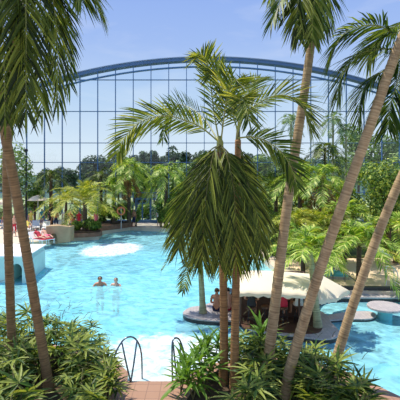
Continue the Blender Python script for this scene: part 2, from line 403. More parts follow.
# --- left pair
def fg_palm(label, pts, r0, r1, tm, fr, seed, LL=.8, w=.045, arch=(.3, None)):
    pts = [V(p) for p in pts]; b = pts[0]
    e = empty('palm_tree', b); tag(e, label, 'palm tree')
    trunk(e, b, pts, r0, r1, tm, 1.15)
    t = pts[-1]; d = (pts[-1]-pts[-2]).normalized()
    MB(b).tube([t-d*.25, t+d*.15, t+d*.5], [r1*1.05, r1*1.15, r1*.5], 10).build('crownshaft', M['frond_dark'], e, True)
    for i, (c, lf) in enumerate(fr):
        hang = lf in ('frond', 'frond_up') and abs(c[-1].x-c[0].x) < abs(c[-1].z-c[0].z)*.8
        frond(e, b, c, LL*random.Random(seed+i).uniform(.95, 1.15), 54, w, .35 if hang else arch[0], True, lf, 'rachis', seed+i, 30 if hang else 38, 46 if hang else 60, .019, side=(1, 0, 0) if hang else arch[1], vee=.1, jit=.09)
    return e
def Q(c, Y): return [P(u, v, Y+d) for u, v, d in c]
Yb = 8.9
fg_palm('thicker of the two palms at the left edge, trunk slanting up to the left', [P(51, 401, Yb), P(42, 345, 8.8), P(28, 262, 8.5), P(17, 198, 8.2), P(4, 126, 7.8), P(-6, 40, 7.5), P(-8, -12, 7.3)], .105, .09, 'trunk',
  [(Q([(-8, -14, 0), (-4, -20, -.3), (2, 10, -.5), (4, 60, -.5), (5, 118, -.5)], 7.3), 'frond'),
   (Q([(-8, -16, 0), (5, -30, -.2), (18, -5, -.3), (24, 45, -.3), (20, 108, -.3)], 7.3), 'frond'),
   (Q([(-8, -16, 0), (-24, -30, 0), (-42, -10, 0), (-52, 40, 0), (-55, 80, 0)], 7.3), 'frond'),
   (Q([(-8, -18, 0), (-20, -50, .4), (-34, -66, .8), (-56, -60, 1.1), (-72, -30, 1.3)], 7.3), 'frond_up'),
   (Q([(-8, -18, 0), (2, -60, .5), (20, -80, .9), (40, -70, 1.2), (52, -40, 1.3)], 7.3), 'frond_up')], 100, .75)
Yb = 9.6
fg_palm('thinner upright palm at the far left edge with a big frond hanging down', [P(13, 386, Yb), P(11, 320, Yb), P(8, 230, 9.2), P(7, 160, 8.8), P(12, 60, 8.2), P(26, -40, 7.6)], .105, .085, 'trunk',
  [(Q([(26, -42, 0), (27, -48, -.4), (26, -10, -.75), (26, 45, -.8), (26, 112, -.75)], 7.6), 'frond'),
   (Q([(27, -42, 0), (42, -48, -.2), (52, -6, -.4), (57, 40, -.4), (58, 102, -.4)], 7.6), 'frond'),
   (Q([(27, -42, 0), (44, -50, .2), (58, -20, .4), (66, 28, .5), (69, 84, .5)], 7.6), 'frond_dark'),
   (Q([(27, -42, 0), (48, -52, .1), (74, -34, .2), (92, -8, .2), (101, 14, .2)], 7.6), 'frond_up'),
   (Q([(26, -42, 0), (16, -50, -.3), (10, -10, -.5), (10, 45, -.55), (12, 114, -.5)], 7.6), 'frond'),
   (Q([(26, -42, 0), (34, -46, .4), (40, -10, .7), (42, 45, .8), (42, 112, .8)], 7.6), 'frond'),
   (Q([(27, -42, 0), (40, -52, -.2), (64, -40, -.4), (76, -22, -.5), (82, 0, -.5)], 7.6), 'frond_up'),
   (Q([(26, -44, 0), (10, -80, .2), (-8, -100, .4), (-28, -90, .6), (-44, -60, .7)], 7.6), 'frond_up'),
   (Q([(26, -44, 0), (40, -90, .3), (60, -110, .6), (84, -104, .9), (100, -80, 1)], 7.6), 'frond_up')], 120, .8)
# --- tall palm right of centre
Yb = 9.0
fg_palm('tall palm right of centre whose trunk runs up between two canopy halves to hanging fronds', [P(262, 400, Yb), P(272, 330, Yb), P(285, 222, 9.1), P(297, 140, 9.2), P(306, 82, 9.25), P(315, 10, 9.3), P(317, -22, 9.3)], .125, .085, 'trunk_grey',
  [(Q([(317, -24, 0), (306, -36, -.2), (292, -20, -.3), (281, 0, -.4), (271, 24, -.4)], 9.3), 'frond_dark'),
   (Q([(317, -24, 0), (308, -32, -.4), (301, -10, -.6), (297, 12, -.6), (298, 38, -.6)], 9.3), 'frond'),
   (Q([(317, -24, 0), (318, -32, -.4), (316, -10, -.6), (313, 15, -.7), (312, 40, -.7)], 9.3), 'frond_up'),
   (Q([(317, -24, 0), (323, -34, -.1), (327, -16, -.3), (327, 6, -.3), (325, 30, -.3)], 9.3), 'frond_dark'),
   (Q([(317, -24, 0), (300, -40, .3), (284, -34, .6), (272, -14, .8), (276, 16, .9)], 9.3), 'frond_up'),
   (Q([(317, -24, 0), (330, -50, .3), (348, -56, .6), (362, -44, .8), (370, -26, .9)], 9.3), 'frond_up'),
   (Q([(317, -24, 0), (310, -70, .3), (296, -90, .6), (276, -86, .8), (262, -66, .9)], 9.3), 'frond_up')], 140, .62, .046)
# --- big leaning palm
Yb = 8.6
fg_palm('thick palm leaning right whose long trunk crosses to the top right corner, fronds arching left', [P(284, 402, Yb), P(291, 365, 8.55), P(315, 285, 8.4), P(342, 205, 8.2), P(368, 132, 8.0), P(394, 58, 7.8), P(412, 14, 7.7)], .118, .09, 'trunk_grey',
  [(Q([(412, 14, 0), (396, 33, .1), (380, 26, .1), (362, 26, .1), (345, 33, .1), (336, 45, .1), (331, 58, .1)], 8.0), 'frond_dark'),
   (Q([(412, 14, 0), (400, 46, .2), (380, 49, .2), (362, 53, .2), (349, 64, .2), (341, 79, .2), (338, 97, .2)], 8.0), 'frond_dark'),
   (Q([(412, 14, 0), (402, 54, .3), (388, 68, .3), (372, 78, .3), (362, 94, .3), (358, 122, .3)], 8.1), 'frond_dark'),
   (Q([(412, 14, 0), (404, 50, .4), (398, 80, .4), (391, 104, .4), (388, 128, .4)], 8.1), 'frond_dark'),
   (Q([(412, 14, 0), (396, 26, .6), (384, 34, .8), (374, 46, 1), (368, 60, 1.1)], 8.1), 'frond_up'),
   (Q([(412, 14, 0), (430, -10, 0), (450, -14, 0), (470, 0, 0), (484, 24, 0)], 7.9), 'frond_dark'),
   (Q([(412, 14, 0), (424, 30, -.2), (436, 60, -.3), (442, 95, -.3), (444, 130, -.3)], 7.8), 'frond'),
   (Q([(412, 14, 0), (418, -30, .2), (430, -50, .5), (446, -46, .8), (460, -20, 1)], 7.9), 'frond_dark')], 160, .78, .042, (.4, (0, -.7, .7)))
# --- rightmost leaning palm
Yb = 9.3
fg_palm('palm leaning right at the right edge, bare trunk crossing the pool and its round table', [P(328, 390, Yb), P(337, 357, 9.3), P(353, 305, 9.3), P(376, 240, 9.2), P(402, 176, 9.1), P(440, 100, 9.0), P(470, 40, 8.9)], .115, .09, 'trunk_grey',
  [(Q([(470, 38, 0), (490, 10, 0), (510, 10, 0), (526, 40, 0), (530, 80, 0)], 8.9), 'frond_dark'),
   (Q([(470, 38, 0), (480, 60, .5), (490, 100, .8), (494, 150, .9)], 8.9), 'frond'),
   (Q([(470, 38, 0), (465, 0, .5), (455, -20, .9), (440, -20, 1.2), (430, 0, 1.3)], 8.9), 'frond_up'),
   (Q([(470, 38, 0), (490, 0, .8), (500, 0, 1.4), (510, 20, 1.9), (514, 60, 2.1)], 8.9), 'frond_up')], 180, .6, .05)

# ============================================================ foreground beds
def fan_mesh(seed, L=.34, nf=8, w=.042):
    rng = random.Random(seed); mb = MB(); spread = math.radians(rng.uniform(200, 250))
    for i in range(nf):
        a = -spread/2+spread*i/(nf-1)+rng.uniform(-.07, .07)
        D = V((math.sin(a), math.cos(a), .18+rng.uniform(-.1, .1)))
        blade(mb, V((0, 0, 0)), D, V((0, 0, 1)), L*(1-.25*abs(a)/2.2)*rng.uniform(.9, 1.1), w*rng.uniform(.85, 1.15), .32, True, 0, rng)
    o = mb.build('leaf', [M['fan']]); me = o.data; bpy.data.objects.remove(o); return me
FANS = [fan_mesh(s, .42+.03*(s % 3), 7+s % 3, .056) for s in range(6)]
def orient(d, up=V((0, 0, 1))):
    y = V(d).normalized(); x = y.cross(up)
    if x.length < .05: x = V((1, 0, 0))
    x.normalize(); z = x.cross(y)
    return Matrix((x, y, z)).transposed()
def place(name, me, parent, loc, R, s):
    o = bpy.data.objects.new(name, me); C.objects.link(o); o.parent = parent
    o.matrix_local = Matrix.Translation(loc) @ R.to_4x4() @ Matrix.Scale(s, 4)
    return o
def lady_palm(loc, h, seed, label, group):
    rng = random.Random(seed); e = empty('lady_palm', loc); tag(e, label, 'plant', group)
    for k in range(3):
        az = rng.uniform(0, 2*PI); tip = V((math.cos(az)*rng.uniform(.05, .25), math.sin(az)*rng.uniform(.05, .25), h*rng.uniform(.6, .95)))
        base = V((math.cos(az)*.05, math.sin(az)*.05, 0))
        MB().tube([base, base.lerp(tip, .5)+V((0, 0, .03)), tip], [.014, .013, .01], 6).build('stem', M['cane'], e)
        for q in range(5):
            a = rng.uniform(0, 2*PI); el = math.radians(rng.uniform(5, 65)-q*7)
            d = V((math.cos(a)*math.cos(el), math.sin(a)*math.cos(el), math.sin(el)))
            p0 = base.lerp(tip, 1-.15*q); p1 = p0+d*rng.uniform(.14, .28)
            lf = place('leaf', FANS[rng.randrange(6)], e, p1, orient(d+V((0, 0, -.25))), rng.uniform(.8, 1.15))
            pm = MB(p1).tube([p0, p0.lerp(p1, .5)+V((0, 0, .02)), p1], .005, 4).build('petiole', M['cane'], lf)
            pm.matrix_local = lf.matrix_local.inverted() @ Matrix.Translation(p1)
    return e
def lance_mesh(seed, L=.5, w=.075, droop=.55):
    mb = MB(); vs = []; fs = []; st = [(0, .3), (.2, .75), (.45, 1), (.75, .75), (1, .05)]
    for s, k in st:
        c = V((0, L*s, -droop*L*s*s)); h = w*k*.5; vs += [c-V((h, 0, -h*.4)), c, c+V((h, 0, h*.4))]
    for i in range(4):
        for j in (0, 1): fs.append((i*3+j, i*3+j+1, i*3+j+4, i*3+j+3))
    o = mb.add(vs, fs).build('leaf', [M['lance']], None, True); me = o.data; bpy.data.objects.remove(o); return me
LANCES = [lance_mesh(s, .45+.05*(s % 3), .07+.012*(s % 2), .35+.1*(s % 4)) for s in range(6)]
def broad_plant(loc, h, seed, label, group=None):
    rng = random.Random(seed); e = empty('dracaena_shrub', loc); tag(e, label, 'plant', group)
    for k in range(2):
        az = rng.uniform(0, 2*PI); tip = V((math.cos(az)*.14, math.sin(az)*.14, h*rng.uniform(.7, 1)))
        MB().tube([V((0, 0, 0)), tip*.5, tip], [.016, .015, .01], 6).build('stem', M['cane'], e)
        for q in range(15):
            a = q*2.4+rng.uniform(-.3, .3); el = math.radians(80-q*6+rng.uniform(-8, 8))
            d = V((math.cos(a)*math.cos(el), math.sin(a)*math.cos(el), math.sin(el)))
            place('leaf', LANCES[rng.randrange(6)], e, tip*(1-.025*q), orient(d), rng.uniform(.8, 1.15))
    return e
# ground of the near terrace, soil beds
near = [(-14, 2), (-14, 11.6), (-9, 11.7), (-5, 11.7), (-3.3, 11.3), (-2.2, 10.5), (-1.78, 9.9), (-1.72, 9.45), (-.66, 9.45), (-.4, 9.8), (.2, 10.3), (1.2, 10.7), (2.6, 10.6), (3.5, 10.1), (4.0, 9.4), (4.6, 8.5), (9, 8.0), (9, 2)]
tag(MB().prism(near, -1.3, DZ).build('floor', M['deck']), kind='structure')
lb = [(-8, 6.5), (-8, 11.1), (-5, 11.2), (-3.7, 11.0), (-2.9, 10.5), (-2.35, 9.8), (-2.05, 9.0), (-1.9, 8.2), (-1.85, 6.5)]
rb = [(-.35, 6.5), (-.28, 8.5), (0, 9.3), (.5, 9.85), (1.25, 10.15), (2.1, 10.0), (2.7, 9.5), (3.05, 8.8), (3.1, 8.1), (3.1, 6.5)]
tag(MB().prism(lb, DZ, DZ+.1).build('soil_bed', M['soil']), 'dark soil of the left foreground bed under the fan leaved plants', 'soil', kind='stuff')
tag(MB().prism(rb, DZ, DZ+.1).build('soil_bed', M['soil']), 'dark soil of the right foreground bed around the palm trunks', 'soil', kind='stuff')
rng = random.Random(5)
def spots(poly, d, seed, ymin):
    rng = random.Random(seed); out = []
    def inside(x, y):
        c = False; n = len(poly)
        for i in range(n):
            (x0, y0), (x1, y1) = poly[i], poly[i-1]
            if (y0 > y) != (y1 > y) and x < (x1-x0)*(y-y0)/(y1-y0)+x0: c = not c
        return c
    for _ in range(9000):
        x = rng.uniform(min(p[0] for p in poly), max(p[0] for p in poly)); y = rng.uniform(ymin, max(p[1] for p in poly))
        if any(y < Y+.2 and abs(x-(u-200)/400*y) < w for u, Y, w in ((224, 9.5, .2), (236, 9.5, .2), (284, 8.8, .45), (49, 9.1, .6))): continue
        if inside(x, y) and abs(x) < y*.53+.3 and all((x-a)**2+(y-b)**2 > d*d for a, b in out): out.append((x, y))
    return out
for i, (x, y) in enumerate(spots(lb, .56, 3, 7.4)):
    edge = (x > -2.8)
    hh = (.86 if y > 9 else .72)*rng.uniform(.85, 1.15)*(.6 if x > -2.5 else .8 if edge else 1)
    lady_palm((x, y, DZ+.1), hh, 300+i, 'fan leaved lady palm in the left foreground bed, at its right end by the path' if edge else ('fan leaved lady palm in the back rows of the left foreground bed by the water' if y > 9.6 else 'fan leaved lady palm in the front rows of the left foreground bed'), 'lady palms at the right end of the left bed' if edge else ('lady palms at the back of the left bed' if y > 9.6 else 'lady palms at the front of the left bed'))
for i, (x, y, hh) in enumerate([(-.42, 8.75, .5), (-.2, 9.2, .62), (.05, 9.5, .75), (-.15, 8.5, .55), (.12, 8.9, .65), (.32, 9.75, .8)]):
    broad_plant((x, y, DZ+.1), hh, 560+i, 'broad leaved dracaena shrub at the left end of the right bed, by the handrail', 'dracaena shrubs by the handrail')
broad_plant((1.62, 9.9, DZ+.1), 1.12, 580, 'tallest dracaena shrub, its bright rosette standing just before the tall palm trunk')
for i, (x, y) in enumerate(spots(rb, .46, 8, 7.4)):
    hh = rng.uniform(.68, .9)*(1.0 if .7 < x < 2.0 else .62 if x < .25 else .78)
    if x < .35: continue
    if x < .9: broad_plant((x, y, DZ+.1), hh*.95, 500+i, 'broad leaved dracaena shrub in the right bed, around the twin central trunks', 'dracaena shrubs by the twin trunks')
    else: lady_palm((x, y, DZ+.1), hh*.95, 600+i, 'fan leaved lady palm in the right bed, right of the twin trunks', 'lady palms of the right bed')

# ============================================================ pool
tag(MB().box((0, 24, -1.4), (70, 36, .2)).build('floor_pool', M['poolfloor']), kind='structure')
w = MB((0, 0, 0)).add([(-30, 7, 0), (30, 7, 0), (30, 41, 0), (-30, 41, 0)], [(0, 1, 2, 3)]).build('pool_water', M['water'])
tag(w, 'clear turquoise rippled water of the pool', 'water', kind='stuff')
# shallow entry platform and left steps under water
ell = lambda cx, cy, rx, ry, a0=0, a1=360, n=40: [(cx+rx*math.cos(math.radians(a0+(a1-a0)*i/n)), cy+ry*math.sin(math.radians(a0+(a1-a0)*i/n))) for i in range(n+1)]
tag(MB().prism(ell(-.95, 9.3, 2.5, 3.3, 0, 180), -1.3, -.3).build('floor_shallow', M['step_tile']), kind='structure')
tag(MB().prism(ell(-.95, 9.3, 2.1, 2.6, 0, 180), -.3, -.14).build('floor_step', M['step_tile']), kind='structure')
def foam(poly_fn, label, n=26, z=.012):
    vs = []; fs = []; uv = []
    for j in range(n+1):
        for i in range(n+1):
            x, y = i/n*2-1, j/n*2-1; r = math.sqrt(x*x+y*y); p = poly_fn(x, y)
            vs.append((p[0], p[1], z+.012*noise.noise(V((p[0]*3, p[1]*3, 0))))); uv.append((min(.42, max(0, 1.0-r)*1.6)-.05 if r < 1 else -.5, 0))
    for j in range(n):
        for i in range(n): fs.append((j*(n+1)+i, j*(n+1)+i+1, (j+1)*(n+1)+i+1, (j+1)*(n+1)+i))
    tag(MB().add(vs, fs, uv).build('foam', M['foam']), label, 'foam', kind='stuff')
foam(lambda x, y: (-.85+2.6*x, 11.0+2.1*y), 'white foam on the shallow entry between the handrails')
def jac(x, y):
    p = G(111+36*x, 250-7.5*y+ (-6*x)*.5, 0); return (p.x, p.y)
foam(jac, 'white bubbling foam of the jets near the far left planters')

# banks
far = [G(0, 250).xy, (-12.6, 29.2), (-10.4, 31.0), (-9.9, 31.7), (-8.2, 32.3), (-8.6, 35.4), (-6.7, 38.3), (-3.9, 37.3), (-2.3, 36.6), (2.5, 33.3), (3.5, 27), (3.9, 21), (4.4, 18.2), (5.3, 16.8), (8.2, 16.4), (30, 16.4), (30, 41.9), (-30, 41.9), (-30, 24), (-14, 25)]
tag(MB().prism([tuple(p) for p in far], -1.3, .3).build('floor_bank', M['pave']), kind='structure')
tag(MB().prism([(2.9, 33.6), (4.0, 27), (4.4, 24), (6, 23.4), (29, 23.4), (29, 39.5), (-2, 39.5)], .3, .42).build('garden_soil', M['garden']), 'planted garden ground along the right bank', 'soil', kind='stuff')
tag(MB().prism([(4.8, 17.8), (5.5, 17.1), (8.4, 16.75), (29, 16.75), (29, 23.3), (12, 23.3), (6, 23.3), (4.6, 22)], .3, .33).build('floor_sand', M['sand']), kind='structure')
# right bank curb: pale top with dark side
curbline = catmull([(4.2, 15.2, 0), (4.7, 16.0, 0), (5.6, 16.35, 0), (8.4, 16.3, 0), (14, 16.3, 0), (22, 16.3, 0)], 40)
def wallstrip(mb, line, t, z0, z1):
    L = []; R = []
    for i, p in enumerate(line):
        d = (line[min(i+1, len(line)-1)]-line[max(i-1, 0)]).normalized(); n = V((-d.y, d.x, 0))
        L.append(p+n*t/2); R.append(p-n*t/2)
    return mb.prism([(p.x, p.y) for p in L]+[(p.x, p.y) for p in R[::-1]], z0, z1)
e = empty('pool_curb', (5.6, 16.35, 0)); tag(e, 'pale curb with dark tiled side along the right pool edge', 'curb')
wallstrip(MB((5.6, 16.35, 0)), curbline, .42, -1.28, .14).build('wall', M['darktile'], e)
wallstrip(MB((5.6, 16.35, 0)), curbline, .5, .14, .2).build('coping', M['greytile'], e)
e = empty('pool_curb', (9, 16.75, .3)); tag(e, 'dark tiled low wall on the sandy terrace behind the pale curb', 'curb')
ln = catmull([(5.2, 16.9, 0), (6.2, 16.85, 0), (9, 16.75, 0), (14, 16.75, 0), (22, 16.75, 0)], 24)
wallstrip(MB((9, 16.75, .3)), ln, .2, .3, .44).build('wall', M['darktile'], e)

# ---- arched wall at far left
o = (-9.6, 19.0, 0); e = empty('arched_wall', o); tag(e, 'pale aqua wall with an arched opening behind the left palm trunks', 'bridge')
xa, xb = -8.98, -8.46
prof = [(-13, -1.28), (-13, 1.24), (-8.5, 1.22), (-8.3, 1.18), (-8.18, 1.0), (-8.14, -1.28), (xb, -1.28), (xb, .62)]
prof += [((xa+xb)/2+(xb-xa)/2*math.cos(PI*k/10), .62+.3*math.sin(PI*k/10)) for k in range(1, 10)]+[(xa, .62), (xa, -1.28)]
k = len(prof); vs = [(x, 19.0+.1*(x+8.2)*-.5, z) for x, z in prof]+[(x-.5, 22.4, z) for x, z in prof]
MB(o).add(vs, [tuple(range(k)), tuple(range(2*k-1, k-1, -1))]+[(a, k+a, k+(a+1) % k, (a+1) % k) for a in range(k)]).build('wall', M['aqua'], e)
top = [(-13, 19.15), (-8.45, 18.9), (-8.2, 19.0), (-8.6, 22.4), (-13, 22.5)]
MB(o).prism(top, 1.24, 1.3).build('coping', M['white'], e)
# ---- stone blocks and planters on the far left bank
def planter(poly, h, label, mat='rock', z0=.0):
    c = V((sum(p[0] for p in poly)/len(poly), sum(p[1] for p in poly)/len(poly), z0))
    e = empty('planter', c); tag(e, label, 'planter')
    MB(c).prism(poly, z0, h).build('wall', M[mat], e)
    ins = [(c.x+(p[0]-c.x)*.88, c.y+(p[1]-c.y)*.88) for p in poly]
    MB(c).prism(ins, h, h+.08).build('soil', M['soil'], e)
    return e
planter(smooth_poly([(-9.95, 31.5), (-8.15, 32.2), (-8.3, 33.6), (-9.6, 34.2), (-10.6, 32.9)], 4), .62, 'stone edged planter by the water under the yellow green palm', z0=.3)
planter(smooth_poly([(-8.75, 35.5), (-6.7, 38.2), (-7.0, 39.2), (-10.2, 39.2), (-10.2, 36.2)], 3), .75, 'long reddish stone planter beneath the brown skirted palm', z0=.3)
c = G(58, 242, .3); e = empty('stone_block', (c.x, c.y+.6, .3)); tag(e, 'beige stone block with a dark arched niche at the left water edge', 'stone block')
o = (c.x, c.y+.6, .3); mb = MB(o)
W_, H_, D_ = 1.75, 1.15, 1.0
bm = [(c.x-W_/2, c.y)]
for i in range(1):
    # front wall with niche, built from a ring of quads round an arch
    arch = [(-.28+0, 0)]+[(-.28*math.cos(a), .35+.28*math.sin(a)) for a in [PI*k/8 for k in range(9)]]+[(.28, 0)]
    outer = [(-W_/2, 0), (-W_/2, H_*.5), (-W_/2, H_*.8), (-W_/2, H_), (-.4, H_*1.02), (0, H_*1.04), (.35, H_*1.02), (W_/2, H_*.96), (W_/2, H_*.6), (W_/2, H_*.3), (W_/2, 0)]
    cx = c.x-.35
    A = [V((cx+x, c.y, .3+z)) for x, z in arch]; Bv = [V((c.x+x, c.y, .3+z)) for x, z in outer]
    k = len(A); Bb = [v+V((0, D_, 0)) for v in Bv]; Ai = [v+V((0, .5, 0)) for v in A]
    mb.add(A+Bv, [(i, i+1, k+i+1, k+i) for i in range(k-1)])
    mb.add(Bv+Bb, [(i, i+1, len(Bv)+i+1, len(Bv)+i) for i in range(len(Bv)-1)]+[tuple(len(Bv)+i for i in range(len(Bv)))])
    mb.add(A+Ai, [(i+1, i, k+i, k+i+1) for i in range(k-1)]+[tuple(k+i for i in range(k))])
mb.build('block', M['stone'], e)
# wide underwater steps on the left
for i, (v0, v1, z) in enumerate([(244, 248, -.05), (250, 254, -.12), (257, 262, -.3)]):
    poly = [G(26, v1, z).xy, G(26, v0, z).xy, G(52, v0-1, z).xy, G(56, v0+1, z).xy, G(48, v1, z).xy]
    tag(MB().prism([tuple(p) for p in poly], -1.3, z).build('floor_steps', M['step_tile']), kind='structure')

# ============================================================ handrails at the ladder
def handrail(tubes, label):
    c = V(tubes[0][1][0]); e = empty('pool_handrail', c); tag(e, label, 'handrail')
    for nm, pts in tubes: MB(c).tube(catmull(pts, 20), .021, 8).build(nm, M['steel'], e, True)
handrail([('rail', [P(111, 384, 9.3), P(114, 358, 9.45), P(121, 343, 9.6), P(128, 337, 9.7), P(135, 338.5, 9.8), P(140, 347, 9.9), P(142, 362, 9.95), P(142, 395, 9.95)]),
          ('leg', [P(122, 343, 9.6), P(126, 362, 9.5), P(130.5, 381.5, 9.43)]), ('leg', [P(137, 340.5, 9.8), P(134, 362, 9.6), P(131, 381.5, 9.43)])], 'steel handrail left of the entry steps, arching beside the left bed')
handrail([('rail', [P(172.5, 383, 9.4), P(172, 350, 9.5), P(173, 340, 9.6), P(177, 338, 9.7), P(181, 343, 9.8), P(186, 362, 9.9), P(189, 395, 9.95)]),
          ('leg', [P(173, 342, 9.6), P(175, 362, 9.5), P(177.5, 382, 9.43)]), ('leg', [P(180.5, 342.5, 9.8), P(180, 362, 9.6), P(179, 382, 9.43)])], 'steel handrail right of the entry steps, beside the right bed')

# ============================================================ swim-up bar
IZ = .16
isl = [G(u, v, IZ).xy for u, v in [(183, 312), (186, 316), (196, 319), (218, 321), (238, 321), (246, 328), (262, 332), (296, 336), (322, 339), (336, 337), (339, 331), (331, 322), (326, 314)]]+[(4.2, 15.0), (4.3, 16.1), (2.2, 17.0), (.9, 16.2), (.2, 15.3), (-.35, 15.0)]
isl = [tuple(p) for p in isl]
c = (1.8, 14, 0); e = empty('bar_island', c); tag(e, 'curved bar island in the pool with pale tiled top and dark rim', 'island')
sp = smooth_poly(isl, 4)
MB(c).prism(sp, -1.28, IZ-.04).build('wall', M['darktile'], e)
cx, cy = 1.9, 14.2
MB(c).prism(sp, IZ-.04, IZ).build('top', M['greytile'], e)
inner = smooth_poly([(1.35, 13.15), (1.75, 12.75), (2.9, 12.45), (3.7, 12.5), (4.0, 13.3), (3.9, 15.0), (3.6, 16.0), (2.4, 16.4), (1.4, 15.6)], 4)
MB(c).prism(inner, IZ, IZ+.012).build('bar_floor', M['wood'], e)
tag(MB().prism(smooth_poly([tuple(G(u, v, -.15).xy) for u, v in [(176, 322), (186, 330), (225, 333), (255, 342), (246, 330), (220, 322), (195, 319)]], 4), -1.28, -.15).build('canopy_shade_slab', M['shade_blue']), 'dark blue slab under water standing in for canopy shade along the bar island', 'shade slab')  # added slab, paints the canopy's shadow into the water
# dark side peninsula with palm trunk, right
poly = smooth_poly([tuple(G(u, v, .1).xy) for u, v in [(326, 316), (345, 312), (366, 311), (375, 313), (375, 317), (366, 319), (345, 319), (328, 320)]], 4)
e = empty('pool_curb', G(350, 316)); tag(e, 'low dark tiled curb reaching right from the bar island with a rounded end', 'curb')
o = G(350, 316); MB(o).prism(poly, -1.28, .06).build('wall', M['darktile'], e); MB(o).prism(poly, .06, .1).build('coping', M['greytile'], e)
# round table standing in the pool
c = G(385, 319, 0)+V((.0, .05, 0)); c = P(385, 319, 14.2); c.z = -1.3
e = empty('pool_table', c); tag(e, 'round grey tiled table standing in the right pool on a column', 'table')
MB(c).lathe(c, [(.24, 0), (.24, 1.5), (.3, 1.68)], 20).build('column', M['aqua_in'], e, False)
MB(c).lathe(c, [(.58, 1.68), (.6, 1.7), (.6, 1.75), (.58, 1.77)], 32).build('tabletop', M['greytile'], e)

# bar counter, stools, shelves, screen under the canopy
def stool(p, rz, label):
    p = V(p); e = empty('bar_stool', p, rz); tag(e, label, 'stool', 'bar stools under the canopy')
    MB().lathe((0, 0, 0), [(.15, .5), (.17, .52), (.17, .56), (.14, .58)], 16).build('seat', M['wood'], e)
    for k in range(4):
        a = PI/4+k*PI/2; MB().tube([(math.cos(a)*.1, math.sin(a)*.1, .5), (math.cos(a)*.17, math.sin(a)*.17, 0)], .014, 6).build('leg', M['black'], e)
    MB().tube([(.14*math.cos(2*PI*k/12), .14*math.sin(2*PI*k/12), .2) for k in range(13)], .009, 5).build('foot_ring', M['black'], e)
e = empty('bar_counter', (2.6, 14.1, IZ)); tag(e, 'dark wooden bar counter under the cream canopy', 'bar counter')
o = (2.6, 14.1, IZ)
MB(o).box((2.6, 14.1, IZ+.42), (2.9, .3, .84)).build('front_panel', M['wood'], e)
MB(o).box((2.6, 14.0, IZ+.87), (3.1, .6, .06)).build('top', M['darktile'], e)
e = empty('back_bar_shelf', (2.7, 15.5, IZ)); tag(e, 'dark shelf unit at the back of the bar', 'shelf')
o = (2.7, 15.5, IZ)
MB(o).box((2.7, 15.6, IZ+.6), (2.6, .06, 1.2)).build('back_panel', M['wood'], e)
for k in range(3): MB(o).box((2.7, 15.45, IZ+.25+.4*k), (2.6, .25, .04)).build('shelf', M['wood'], e)
for s in (-1, 1): MB(o).box((2.7+1.3*s, 15.45, IZ+.6), (.05, .3, 1.2)).build('side_panel', M['wood'], e)
for i, x in enumerate((1.7, 2.2, 2.75, 3.3)):
    stool((x, 13.25+.1*(i % 2), IZ), .3*i, ['wooden bar stool at the left end of the bar counter', 'second wooden bar stool from the left at the bar counter', 'third wooden bar stool from the left at the bar counter', 'wooden bar stool at the right end of the bar counter'][i])
c = V((2.95, 13.9, IZ+.9)); e = empty('screen', c); tag(e, 'small dark screen standing on the bar counter', 'screen')
MB(c).box(c+V((0, 0, .18)), (.34, .04, .24)).build('display', M['screen'], e); MB(c).box(c+V((0, 0, .03)), (.06, .06, .06)).build('foot', M['black'], e); MB(c).box(c+V((0, -.022, .18)), (.37, .01, .27)).build('frame', M['white'], e)
MBt = [(.055, 0), (.06, .01), (.07, .1), (.06, .11)]
for i, (x, nm) in enumerate(((1.6, 'left'), (2.1, 'middle'), (3.5, 'right'))):
    c = V((x, 13.95, IZ+.9)); e = empty('ice_bucket', c); tag(e, 'small steel bucket on the bar counter, the %s one' % nm, 'bucket', None)
    MB(c).lathe(c, MBt, 16).build('bucket', M['steel'], e); MB(c).tube([c+V((.065*math.cos(a), 0, .1+.07*math.sin(a))) for a in [PI*k/8 for k in range(9)]], .005, 5).build('handle', M['black'], e)

# canopy roofs: shallow fabric sails on posts
def canopy(corners, zr, label, seed, posts):
    # corners: front-left, front-right, back-right, back-left (x, y, z)
    a, b_, c_, d = [V(x) for x in corners]; cen = (a+b_+c_+d)/4; o = V((cen.x, cen.y, IZ))
    e = empty('bar_canopy', o); tag(e, label, 'canopy')
    n = 16; vs = []; fs = []
    for j in range(n+1):
        for i in range(n+1):
            s, t = i/n, j/n; p = (a*(1-s)+b_*s)*(1-t)+(d*(1-s)+c_*s)*t
            bulge = (1-(2*s-1)**2)**.6*(1-(2*t-1)**2)**.8
            fr = .05*abs(math.sin(s*PI*5))*(1-t)**8
            p = p+V((0, 0, zr*bulge-fr)); vs.append(p)
    for j in range(n):
        for i in range(n): fs.append((j*(n+1)+i, j*(n+1)+i+1, (j+1)*(n+1)+i+1, (j+1)*(n+1)+i))
    m = MB(o).add(vs, fs).build('roof_fabric', M['canvas'], e, True)
    md = m.modifiers.new('thick', 'SOLIDIFY'); md.thickness = .02
    # hanging valance round the edge
    ring = [vs[i] for i in range(n+1)]+[vs[j*(n+1)+n] for j in range(1, n+1)]+[vs[n*(n+1)+i] for i in range(n-1, -1, -1)]+[vs[j*(n+1)] for j in range(n-1, -1, -1)]
    k = len(ring); vv = []; ff = []
    for i, p in enumerate(ring):
        vv += [p, p-V((0, 0, .07+.04*(i % 2)))]
    for i in range(k-1): ff.append((2*i, 2*i+1, 2*i+3, 2*i+2))
    m = MB(o).add(vv, ff).build('valance', M['canvas'], e); md = m.modifiers.new('thick', 'SOLIDIFY'); md.thickness = .012
    for (x, y, z) in posts: MB(o).tube([(x, y, IZ), (x, y, z)], .035, 8).build('post', M['wood'], e)
canopy([P(234, 292, 12.0), P(312, 295, 12.0), P(316, 274, 15.0), P(236, 270, 15.6)], .22, 'bright cream fabric canopy over the left part of the swim-up bar', 1, [(1.35, 13.3, 1.6), (3.25, 13.1, 1.55), (3.9, 14.9, 1.5), (1.5, 15.3, 1.55)])
